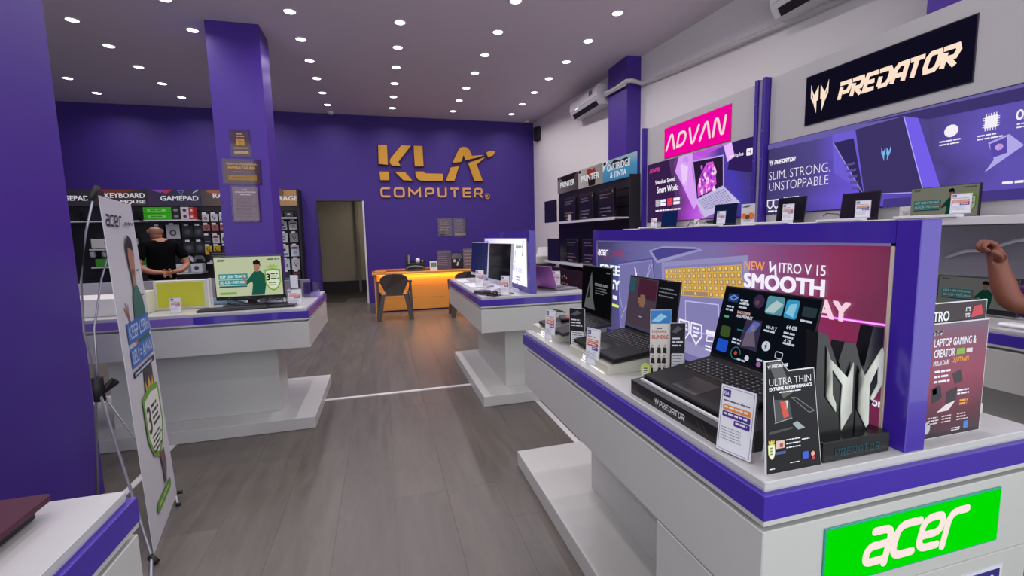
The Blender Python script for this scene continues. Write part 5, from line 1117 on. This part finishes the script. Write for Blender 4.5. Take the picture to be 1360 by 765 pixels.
# ---- pink unit
ua = wall_unit('display_wall_unit', 'grey display wall unit with pink sign and purple laptop poster', 3.765, 5.70)
fa = lit(ua, 'sign', 4.12, 5.295, 2.325, 2.70, EM('#f0009c', 1.0), M('#c9107c', .4))
bd = Board((BX-.0085, 5.295, 2.325), (0, -1, 0), (0, 0, 1), .001); word(bd, EM('#ffd6dc', 1.0), 'ADVAN', .05, .10, .165, 1.02, .034, ADV, .24, .18, .20); bd.flush(fa, True)
adv = EG('magenta_backlit_print', [(0, '#33246e'), (.12, '#3a2cae'), (.25, '#4a2a90'), (.42, '#c060e0'), (.55, '#a83cc8'), (.68, '#4a2260'), (1, '#2c1c44')], .95, 1, .22, 2.5)
fp = lit(ua, 'poster', 3.775, 5.67, 1.535, 2.305, adv)
W_, H_ = 1.895, .77; bd = Board((BX-.0085, 5.67, 1.535), (0, -1, 0), (0, 0, 1), .001)
yy = lambda Y: 5.67-Y; zz = lambda z: z-1.535; g = lambda c, e=1.0: EM(c, e)
bd.poly(g('#3a2350', .9), [(0, 0), (.52, 0), (.62, .3), (.48, .77), (0, .77)]); bd.poly(g('#33205c', .9), [(yy(4.15), .50), (yy(3.78), .42), (yy(3.78), .77), (yy(4.08), .77)])
bd.up(); bd.poly(g('#d9a0f4'), [(yy(4.98), .77), (yy(5.05), .60), (yy(4.90), .42), (yy(4.68), .12), (yy(4.60), .20), (yy(4.72), .55), (yy(4.72), .77)]); bd.poly(g('#f4d8ff'), [(yy(4.95), .66), (yy(4.90), .45), (yy(4.82), .40), (yy(4.80), .62), (yy(4.86), .70)])
bd.disc(g('#c08ae8'), yy(4.85), .70, .055); bd.poly(g('#e8b8ff'), [(yy(4.15), .58), (yy(4.05), .62), (yy(4.10), .77), (yy(4.22), .77)]); bd.poly(g('#c050e0'), [(yy(4.70), .77), (yy(4.60), .70), (yy(4.1), .77)])
bd.up(); bd.poly(g('#b8a0e8'), [(yy(4.72), .68), (yy(4.205), .665), (yy(4.19), .33), (yy(4.63), .22)]); bd.up(); bd.poly(g('#2a1c38'), [(yy(4.705), .665), (yy(4.22), .65), (yy(4.205), .345), (yy(4.62), .24)]); bd.up()
rr = random.Random(4)
blob = [(-.5, -.05), (-.42, .10), (-.46, .22), (-.30, .30), (-.22, .42), (-.05, .48), (.05, .40), (.02, .30), (.10, .2), (.06, .08), (-.1, .02), (-.3, -.03)]
bd.poly(g('#d050d8'), [(yy(4.42)+x*.44, .31+z*.62) for x, z in [(-.42, -.08), (-.45, .1), (-.36, .28), (-.12, .5), (.12, .50), (.20, .36), (.26, .1), (.1, .0), (-.1, -.02)]]); bd.up()
for k in range(46):
    a = rr.uniform(-.38, .20); b_ = rr.uniform(-.02, .44); r0 = rr.uniform(.008, .022); n_ = [(yy(4.42)+a*.44+r0*rr.uniform(.5, 1.5)*math.cos(t), .31+b_*.62+r0*rr.uniform(.6, 2)*math.sin(t)) for t in (0, 1.1, 2.2, 3.4, 4.6, 5.5)]
    bd.poly(g(rr.choice(['#ffb8f0', '#f48ae8', '#8a3ac8', '#ffd8f8', '#5a2a90'])), n_)
    if k % 12 == 11: bd.up()
bd.up(); bd.poly(g('#c4bce0'), [(yy(4.63), .225), (yy(4.19), .335), (yy(3.945), .15), (yy(4.48), .02)]); bd.poly(g('#d8a8f0'), [(yy(4.64), .225), (yy(4.63), .235), (yy(4.49), .015), (yy(4.50), .005)]); bd.up()
for r_ in range(6):
    for c_ in range(12):
        u0, v0 = (c_+.15)/12, (r_+.1)/6; q = lambda u_, v_: (yy(4.60)+(u_*.42)+v_*.14+.0*u_, .215+u_*.10-v_*.12+u_*v_*-.02)
        bd.poly(g('#9a92c0'), [q(u0, v0), q(u0+.06, v0), q(u0+.06, v0+.12), q(u0, v0+.12)])
bd.up(); WW = g('#f4eef8'); word(bd, g('#e03a9a'), 'ADVAN', yy(5.60), .655, .045, .22, .012, ADV, .14, .2, .2)
bd.text(WW, 'Seamless Speed', yy(5.46), .475, .065, .42, .035); bd.text(WW, 'Smart Work', yy(5.42), .375, .075, .44, .04)
bd.rect(g('#b8b0c0'), yy(5.45), .20, yy(5.36), .29, r=.01); bd.rect(g('#e0405a'), yy(5.19), .20, yy(5.08), .29, r=.01); bd.rows(WW, yy(5.34), .285, yy(5.22), 2, .045, .035, 3, ragged=.05); bd.rows(WW, yy(5.06), .285, yy(4.93), 2, .045, .035, 5, ragged=.05)
bd.rows(WW, yy(5.45), .155, yy(4.92), 1, .04, .018, 6, ragged=0); bd.text(WW, 'workplus', yy(4.12), .60, .045, .20, .015); bd.rect(WW, yy(3.88), .595, yy(3.80), .665, r=.015); bd.up(); bd.text(g('#6a5a80'), 'H', yy(3.862), .612, .036, .04, .02)
bd.flush(fp, True)
# ---- black unit
ub = wall_unit('display_wall_unit', 'grey display wall unit with large black sign and wide purple poster', .6, 3.625)
fb = lit(ub, 'sign', 2.07, 3.25, 2.27, 2.672, EM('#100e1e', 1), M('#15152a', .4), .006)
bd = Board((BX-.0085, 3.25, 2.27), (0, -1, 0), (0, 0, 1), .001); PE = EM('#ffe2cc', 1.0)
emblem(bd, PE, .055, .085, .16, .24); word(bd, PE, 'PREDATOR', .30, .135, .125, .78, .030, PRED, .16, .22); bd.flush(fb, True)
prd = EG('violet_backlit_print', [(0, '#4a4088'), (.2, '#4e4494'), (.45, '#5a4ab0'), (.55, '#40357c'), (.72, '#6a50dc'), (.85, '#443a84'), (1, '#352c64')], .95, 1, .2, 2.5)
fq = lit(ub, 'poster', .62, 3.625, 1.545, 2.195, prd)
yy = lambda Y: 3.625-Y; bd = Board((BX-.0085, 3.625, 1.545), (0, -1, 0), (0, 0, 1), .001)
bd.poly(g('#6a60a8', .95), [(0, .645), (0, .60), (3.0, .56), (3.0, .64)]); bd.poly(g('#463a84', .95), [(yy(2.55), 0), (yy(2.55), .06), (3.0, .06), (3.0, 0)])
bd.up(); bd.poly(g('#6f60d8', .95), [(yy(2.98), .60), (yy(2.78), .60), (yy(2.72), .1), (yy(2.60), .05), (yy(2.95), .3)])
bd.up(); bd.poly(g('#3f3568', .95), [(yy(2.79), .60), (yy(2.45), .615), (yy(2.29), .085), (yy(2.69), .105)]); bd.poly(g('#7460e8', 1.0), [(yy(2.45), .615), (yy(2.36), .585), (yy(2.19), .09), (yy(2.285), .085)])
bd.up(); bd.poly(g('#40366e', .95), [(yy(2.45), .615), (yy(2.78), .635), (1.9, .62), (3.0, .59), (3.0, .52), (yy(2.30), .56)]); bd.line(g('#b0a4ff', 1), [(yy(2.45), .615), (yy(2.29), .085), (yy(2.69), .105)], .006)
bd.poly(g('#332b5c', .95), [(yy(2.965), .535), (yy(2.80), .54), (yy(2.73), .12), (yy(2.695), .11)]); bd.line(g('#9a90e0', 1), [(yy(2.965), .535), (yy(2.70), .11)], .008); bd.up()
for k in range(5): bd.line(g('#5a5090', 1), [(yy(2.86+.0*k)+k*.018, .34-k*.045), (yy(2.775)+k*.011, .35-k*.05)], .018)
emblem(bd, g('#7ab8f0'), yy(2.585), .33, .065, .105); emblem(bd, WW, yy(3.60), .44, .045, .065); word(bd, WW, 'PREDATOR', yy(3.54), .452, .035, .22, .008, PRED, .16, .2)
TH = -.018
bd.text(WW, 'SLIM. STRONG.', yy(3.595), .315, .075, .615, TH); bd.text(WW, 'UNSTOPPABLE', yy(3.59), .215, .075, .60, TH)
for q in (3.57, 3.50): bd.line(WW, [(yy(q+.03), .13), (yy(q-.03), .13), (yy(q-.03), .08), (yy(q), .05), (yy(q+.03), .08)], .010, True)
bd.rows(WW, yy(3.59), .035, yy(3.45), 1, .02, .014, 2); bd.rows(WW, yy(3.42), .145, yy(3.25), 1, .02, .010, 4)
for q in (3.40, 3.34, 3.28): bd.disc(WW, yy(q), .10, .018, n=7)
bd.disc(WW, yy(2.16), .455, .038); bd.rows(WW, yy(2.22), .40, yy(2.08), 2, .02, .008, 5); bd.rect(WW, yy(1.99), .43, yy(1.93), .50); 
for k in range(5): bd.line(WW, [(yy(1.985)+k*.012, .415), (yy(1.985)+k*.012, .515)], .004)
for k in range(5): bd.line(WW, [(yy(2.00), .438+k*.013), (yy(1.92), .438+k*.013)], .004)
bd.rows(WW, yy(2.02), .395, yy(1.90), 2, .02, .008, 6); bd.text(WW, 'OLED', yy(1.845), .445, .055, .10, .05); bd.line(g('#ff6a8a'), [(yy(1.735), .445), (yy(1.715), .455), (yy(1.71), .48), (yy(1.73), .50), (yy(1.75), .50)], .010); bd.rows(WW, yy(1.84), .425, yy(1.72), 2, .018, .007, 7)
bd.text(WW, 'Я', yy(1.66), .45, .055, .04, .03); bd.rows(WW, yy(1.61), .50, yy(1.50), 3, .02, .012, 8); bd.rows(WW, yy(1.66), .43, yy(1.50), 2, .018, .007, 9)
bd.text(WW, 'Hotline Hitam', yy(1.75), .555, .028, .28, .03, .1); bd.text(WW, '(pro)', yy(1.63), .52, .022, .10, .0)
bd.poly(g('#b0a8e8'), [(yy(1.965), .345), (yy(1.87), .375), (yy(1.80), .30), (yy(1.97), .17), (yy(1.93), .24)]); bd.up(); bd.poly(g('#5a4aa8'), [(yy(1.955), .335), (yy(1.88), .362), (yy(1.87), .27), (yy(1.94), .25)]); bd.disc(g('#e0b0f0'), yy(1.91), .31, .02, n=7)
bd.poly(g('#6aa8e8'), [(yy(1.79), .30), (yy(1.745), .345), (yy(1.70), .30), (yy(1.70), .255), (yy(1.745), .215), (yy(1.79), .255)]); bd.up(); bd.text(WW, 'AI', yy(1.77), .255, .045, .05, .02); bd.rect(g('#4a6ad8'), yy(1.58), .10, yy(1.48), .26); bd.rows(WW, yy(1.88), .105, yy(1.66), 1, .02, .014, 3, ragged=0)
bd.flush(fq, True)
PST = M('#3d2590', .35)
for i, (y, nm) in enumerate(((3.742, 'left of the pair between signs'), (3.652, 'right of the pair between signs'), (5.725, 'at the far end of the pink sign unit'))):
    po = thing('post', 'slim purple upright post %s' % nm, 'post', (BX-.02, y, 0)); MB().box(BX-.06, y-.018, 0, BX+.06, y+.018, 2.80, PST, .003).build('shaft', po, True)
    b = MB()
    for k in range(9): b.tube([(BX-.064, y, .5+k*.26), (BX-.058, y, .5+k*.26)], .006, M('#8a80b0', .3, .8), 8)
    b.build('screws', po, True)['kind'] = 'stuff'
struct('trim_8', MB().box(BX-.04, 3.675, 0, BX+.05, 3.72, 2.78, M('#8f8aa0', .4)), label='pale strip between the two purple posts')
# shelf along both units
SHW = M('#d4d2d6', .35)
wsf = thing('wall_shelf', 'long white wall shelf carrying laptops under the lit posters', 'shelf', (3.35, 3.2, 1.44)); MB().box(3.17, .6, 1.405, BX-.001, 5.70, 1.452, SHW, .003).build('board', wsf, True)
for y in (5.1, 4.0, 3.2, 2.6, 2.05): MB().box(3.155, y-.17, 1.452, 3.22, y+.17, 1.468, M('#e8e8ee', .2), .002).build('tray', wsf, True)
SZ = 1.453
def scrM(c, e=.35): return EM(c, e)
laptop('dark blue laptop on the wall shelf, farthest under the purple poster', (3.40, 5.0, SZ), -PI/2, .32, .20, 97, .19, scr=scrM('#142a5c', .7), keys=False, body='#24242a')
laptop('navy laptop on the wall shelf under the white laptop picture', (3.40, 4.04, SZ), -PI/2, .33, .20, 97, .21, scr=scrM('#1a2448', .6), keys=False, body='#24242a')
laptop('dark laptop on the wall shelf just right of the purple posts', (3.40, 3.24, SZ), -PI/2, .29, .20, 97, .21, scr=M('#1c1a22', .1), keys=False, body='#1e1c20')
laptop('brown black laptop on the wall shelf, below the big pictured laptop', (3.40, 2.64, SZ), -PI/2, .29, .20, 97, .195, scr=M('#241e22', .1), keys=False, body='#262024')
monS = thing('monitor', 'wide thin monitor with man picture on the wall shelf', 'monitor', (3.38, 2.09, SZ), -PI/2-.05)
MB().box(-.19, 0, .0, .19, .02, .195, BLACKM, .003).build('bezel', monS); d_ = MB().box(-.186, -.001, .004, .186, 0, .191, EM('#77766c', .5)).build('display', monS); bd = Board((-.186, -.0012, .004), (1, 0, 0), (0, 0, 1), .0004); art_promo(.38, '#a8a898')(bd, .372, .187); bd.flush(d_)
for i, (y, h, nm) in enumerate(((5.06, .115, 'farthest on the wall shelf'), (3.885, .135, 'before the navy shelf laptop'), (3.10, .15, 'just right of the purple posts on the shelf'), (2.48, .13, 'beside the brown black shelf laptop'), (1.91, .125, 'beside the wide shelf monitor'))):
    price_tag('white price tag %s' % nm, (3.235, y, SZ+.016), -PI/2+.35, .095, h, .1, seed=i)
lf2 = leaflet('white and orange leaflet on the wall shelf left of the purple posts', (3.26, 3.56, SZ), -PI/2+.3, .13, .19, '#cfd4dc', '#d8cfc8', True, 8)
bd = Board((-.065, -.002, 0), (1, 0, 0), (0, 0, 1)); bd.up(6); bd.disc(M('#e07a3a', .4), .03, .08, .025); bd.disc(M('#e07a3a', .4), .10, .08, .03); bd.up(); bd.disc(M('#6a4030', .4), .065, .07, .022); bd.flush(lf2)
cable('thin black cables tangled on the wall behind the shelf', [(BX-.035, 4.75, SZ+.01), (BX-.04, 4.70, SZ+.06), (BX-.04, 4.6, SZ+.03), (BX-.04, 4.55, SZ+.075), (BX-.04, 4.45, SZ+.04), (BX-.04, 4.42, SZ+.07)], .004)
cable('black cable on the wall shelf right of the purple posts', [(BX-.035, 3.0, SZ+.05), (BX-.06, 2.95, SZ+.07), (BX-.06, 2.85, SZ+.06), (BX-.08, 2.8, SZ+.01), (BX-.08, 2.9, SZ+.006)], .004)
ps_ = thing('power_strip', 'black power strip on the wall above the shelf', 'power strip', (BX-.02, 4.33, SZ+.05)); MB().box(BX-.04, 4.24, SZ+.035, BX-.0005, 4.42, SZ+.07, BLACKM, .004).build('body', ps_, True)
for k in range(4): MB().tube([(BX-.043, 4.27+k*.04, SZ+.052), (BX-.039, 4.27+k*.04, SZ+.052)], .010, M('#2a2a30', .4), 8).build('socket', ps_, True)
for y, nm in ((2.39, 'right of the brown black shelf laptop'), (4.62, 'behind the cables on the far shelf')):
    so = thing('wall_socket', 'white wall socket %s' % nm, 'socket', (BX-.005, y, SZ+.05)); MB().box(BX-.014, y-.045, SZ+.01, BX-.0005, y+.045, SZ+.088, M('#dcdcd8', .4), .003).build('plate', so, True); MB().lathe([(.020, 0), (.020, .003), (.004, .003)], M('#c4c4be', .4), 14).build('socket_ring', so).matrix_local = Matrix.Translation((-.009, 0, 0)) @ Matrix.Rotation(-PI/2, 4, 'Y')
# wall counter below, seen past the lit panel
wc = counter('white wall counter with purple edge at the right picture edge, behind the red card', 2.78, .1, 3.52, 3.3, (2.95, .2, 3.5, 3.2), [(3.1, .3, 3.5, 3.1)])
MB().box(BX-.02, .6, .912, BX, 5.6, 1.40, M('#8b8894', .45)).build('lower_panel', ub, True)
m9 = monitor('thin framed monitor with man and shield picture standing on the wall counter', 3.12, 1.74, .36, .012, .20, -PI/2+.02, scr=EM('#6f7270', .7), art=art_promo(.26, '#9a9a9c'), neck=False, lean=0)
simple('product_tray', 'small white tray with notch in front of the wall counter monitor', 'tray', [(2.90, 1.62, TZ, 2.98, 1.86, TZ+.055, M('#dcdce0', .4), .002), (2.895, 1.78, TZ+.02, 2.90, 1.82, TZ+.045, M('#55555a', .4))], ['body', 'window'])
simple('white_remote', 'white rounded device on the wall counter at the picture edge', 'device', [(2.86, 1.36, TZ, 2.93, 1.50, TZ+.02, M('#f0f0f4', .3), .008)])
cable('white ribbon cable hanging from the wall behind the raised fist', [(BX-.03, 2.12, 1.20), (BX-.06, 2.0, 1.245), (BX-.08, 1.9, 1.25), (BX-.10, 1.75, 1.31), (BX-.12, 1.62, 1.33)], .011, '#c9c8cc')

# ================================================================== PRINTER DISPLAY
pu = thing('printer_display', 'black slatted display unit with printer and cartridge headers on the right wall', 'display wall', (3.45, 7.2, 0))
MB().box(3.41, 5.75, 0, 3.46, 8.66, 2.20, M('#0e0d12', .45)).build('back_panel', pu, True)
b = MB()
for k in range(17): b.box(3.40, 5.76, .12+k*.12, 3.412, 8.65, .21+k*.12, M('#121118', .4))
b.build('slats', pu, True)['kind'] = 'stuff'
MB().box(3.30, 5.745, 0, 3.46, 5.765, 2.2, BLACKM).build('end_panel', pu, True)
for y0, y1, t1, t2, stp, cc in ((7.665, 8.66, 'PRINTER', '', [(0, '#3a2c2c'), (.5, '#5a4a4a'), (1, '#74706c')], 0), (6.725, 7.66, 'PRINTER', '', [(0, '#8f8c88'), (.5, '#a89a98'), (1, '#b8b4b0')], 1), (5.75, 6.72, 'CARTRIDGE', '& TINTA', [(0, '#2f86b8'), (.5, '#3f9ac8'), (1, '#a8c0cc')], 2)):
    h = MB().box(3.385, y0, 2.19, 3.41, y1, 2.50, EG('header_print', stp, .62, 2 if cc == 2 else 1, .25, 3)).build('header_board', pu, True)
    bd = Board((3.3845, y1, 2.19), (0, -1, 0), (0, 0, 1), .001)
    if cc == 1: bd.poly(EM('#a83a34', .6), [(.35, .27), (.45, .29), (.55, .25), (.65, .28), (.72, .15), (.62, .10), (.4, .12)]); bd.poly(EM('#2a2226', .6), [(.38, .16), (.70, .18), (.66, 0), (.42, 0)])
    if cc == 0: bd.poly(EM('#2a2024', .6), [(.1, .3), (.9, .3), (.8, .18), (.3, .2)])
    if cc == 2: bd.poly(EM('#2a3034', .7), [(.25, .25), (.38, .30), (.52, .26), (.75, .28), (.8, .16), (.5, .18), (.3, .16)]); bd.poly(EM('#e8ecf0', .7), [(.0, .31), (.2, .31), (.05, .2), (0, .15)])
    bd.up(); bd.rect(EM('#2a1c3a', .7), .02, .255, .11, .30); bd.text(EM('#e4e4ec', .8), t1, .5*(y1-y0), .10 if not t2 else .15, .095, .68, .035, align='c')
    if t2: bd.text(EM('#e4e4ec', .8), t2, .5*(y1-y0), .035, .085, .48, .035, align='c')
    bd.flush(h, True)
for z in (1.625, .905):
    b = MB().box(3.09, 5.78, z-.02, 3.40, 8.72, z, M('#b8b8c2', .35)); b.box(3.085, 5.78, z-.035, 3.09, 8.72, z+.002, M('#d0d0da', .3)); b.build('shelf', pu, True)
def dark_box(label, y0, y1, z, h, pr=1, x=3.22):
    t = thing('monitor_box', label, 'monitor', (x+.03, (y0+y1)/2, z), 0, 'dark products on the printer shelves')
    MB().box(x, y0, z, x+.03, y1, z+h, M('#131219', .22), .003).box(x+.03, (y0+y1)/2-.05, z, x+.12, (y0+y1)/2+.05, z+.05, BLACKM).build('body', t, True)
    bd = Board((x-.0005, y1, z), (0, -1, 0), (0, 0, 1), .001); w = y1-y0; G_ = M('#5f5a66', .4) ; G2 = M('#7a5850', .4)
    if pr:  # outline, rows and mark painted as reflections in the dark screen
        bd.line(M('#34323c', .4), [(.02, .02), (w-.02, .02), (w-.02, h-.02), (.02, h-.02)], .006, True)
        bd.rows(G_, .06, h*.85, w-.08, 2, h*.10, h*.045, pr); bd.rows(G2 if pr % 2 else G_, .06, h*.38, w-.06, 2, h*.12, h*.05, pr+3); bd.rows(M('#8a8890', .4), .12, h*.12, w*.6, 1, .02, h*.03, pr+7); bd.rect(M('#8a8890', .4), w-.05, h-.06, w-.03, h-.03)
    bd.flush(t, True); return t
dark_box('plain black screen at the far end of the upper printer shelf', 8.10, 8.70, 1.626, .42, 0, 3.12)
dark_box('black monitor with painted reflections, second from the far end on the upper printer shelf', 7.42, 7.95, 1.626, .42, 1); dark_box('black monitor with painted reflections in the middle of the upper printer shelf', 6.72, 7.26, 1.626, .42, 2); dark_box('black monitor with painted reflections nearest on the upper printer shelf', 6.05, 6.55, 1.626, .42, 4)
simple('white_bottle', 'small white upright bottle on the upper printer shelf edge', 'bottle', [(3.12, 7.46, 1.626, 3.17, 7.53, 1.74, M('#b8b8c0', .4), .01)])
dark_box('plain black screen at the far end of the lower printer shelf', 7.95, 8.55, .906, .42, 0, 3.12)
dark_box('black monitor with painted reflections, second from the far end on the lower printer shelf', 7.30, 7.85, .906, .42, 3); dark_box('black monitor with painted reflections in the middle of the lower printer shelf', 6.60, 7.15, .906, .42, 2); dark_box('black monitor with painted reflections nearest on the lower printer shelf', 5.95, 6.45, .906, .42, 5)
bb = thing('router_box', 'dark router box with painted orange reflections under the lower printer shelf', 'box', (3.25, 7.5, .25)); MB().box(3.08, 6.7, .25, 3.38, 8.3, .80, M('#2a1a18', .2), .004).build('box', bb, True)
bd = Board((3.0795, 8.3, .25), (0, -1, 0), (0, 0, 1)); 
for k in range(4): bd.disc(M('#c8a878', .3), .5+k*.1, .42-.03*(k % 2), .02); bd.rows(M('#9a6a50', .3), .48+k*.1, .3, .56+k*.1, 2, .05, .02, k)  # brown tone, spots and rows paint small lights and orange reflections
bd.flush(bb, True); MB().box(3.08, 6.72, 0, 3.38, 8.28, .25, BLACKM).build('base', bb, True)
simple('white_marker', 'short white upright marker beside the printer display edge', 'marker', [(3.36, 5.80, 1.54, 3.385, 5.83, 1.74, M('#c8c8d0', .4), .004)])
wp = thing('printer', 'white printer with raised tray on a dark side table by the back right wall', 'printer', (3.25, 9.25, .80)); MB().box(3.05, 9.05, .80, 3.42, 9.5, .98, M('#c9c6c0', .4), .02).build('body', wp, True); MB().hexa([(3.1, 9.15, .98), (3.38, 9.15, .98), (3.38, 9.18, .98), (3.1, 9.18, .98)], [(3.2, 9.35, 1.14), (3.44, 9.35, 1.14), (3.44, 9.37, 1.14), (3.2, 9.37, 1.14)], M('#d0cdd0', .4)).build('paper_tray', wp, True)
tb_ = thing('side_table', 'dark side table carrying the white printer by the back right wall', 'table', (3.25, 9.25, 0)); MB().box(2.98, 8.95, .76, 3.44, 9.7, .80, M('#2a2830', .5)).build('table_top', tb_, True)
for x in (3.02, 3.40):
    for y in (9.0, 9.65): MB().box(x-.02, y-.02, 0, x+.02, y+.02, .76, M('#2a2830', .5)).build('leg', tb_, True)
simple('white_carton', 'pale upright carton standing on the shelf end behind the silver laptop', 'box', [(3.0, 8.76, 0, 3.3, 8.92, .72, M('#aaa6b0', .5), .003)])

# ================================================================== AIR CONDITIONERS, PIPE
def aircon(label, y0, y1, z0, z1, x0, x1, y_disp):
    t = thing('air_conditioner', label, 'air conditioner', ((x0+x1)/2, (y0+y1)/2, z0)); h = z1-z0; d = x1-x0; Wa = M('#d2d0d4', .35)
    XZ2 = [(x1, z0+.0), (x0+d*.25, z0), (x0+.02, z0+h*.25), (x0, z0+h*.4), (x0, z0+h*.9), (x0+.03, z1), (x1, z1)]
    b = MB(); T = Matrix(((1,0,0,0),(0,0,1,0),(0,1,0,0),(0,0,0,1))); b.prism(XZ2, y0, y1, Wa, T); b.build('casing', t, True)
    MB().hexa([(x0+d*.22, y0+.08, z0-.003), (x0+d*.22, y1-.08, z0-.003), (x0+.018, y1-.08, z0+h*.22), (x0+.018, y0+.08, z0+h*.22)], [(x0+d*.24, y0+.08, z0+.003), (x0+d*.24, y1-.08, z0+.003), (x0+.03, y1-.08, z0+h*.24), (x0+.03, y0+.08, z0+h*.24)], M('#17171c', .5)).build('air_slot', t, True)
    MB().box(x0-.003, y0+.02, z0+h*.40, x0+.001, y1-.02, z0+h*.41, M('#8a888c', .5)).build('panel_seam', t, True)
    if y_disp: MB().box(x0-.004, y_disp, z0+h*.62, x0, y_disp+.12, z0+h*.85, M('#55545c', .3)).build('display_window', t, True); MB().box(x0-.004, y1-.38, z0+h*.35, x0, y1-.24, z0+h*.42, EM('#ffffff', .9)).build('indicator', t, True)
    return t
aircon('white wall air conditioner left of the purple pier, black outlet open', 7.02, 8.12, 3.47, 3.78, 3.43, 3.72, 7.20)
aircon('white wall air conditioner cut by the top picture edge', 2.75, 3.86, 3.415, 3.72, 3.70, 3.98, None)
pp = MB(); pp.tube([(3.60, 7.04, 3.60), (3.535, 6.92, 3.60), (3.53, 6.62, 3.575), (3.53, 6.28, 3.585), (3.62, 6.27, 3.60), (3.78, 6.24, 3.555), (3.82, 5.9, 3.53), (3.90, 4.6, 3.46), (3.97, 3.6, 3.40), (4.06, 2.2, 3.34), (4.10, 1.0, 3.30)], .032, M('#c4c0bc', .45), 10)
pp.tube([(3.60, 7.04, 3.55), (3.53, 6.9, 3.56), (3.53, 6.28, 3.54)], .015, M('#b8b4b0', .45), 8)
tag(pp.build('refrigerant_pipe'), 'white wrapped pipe bending over the purple pier along the right wall', 'pipe')
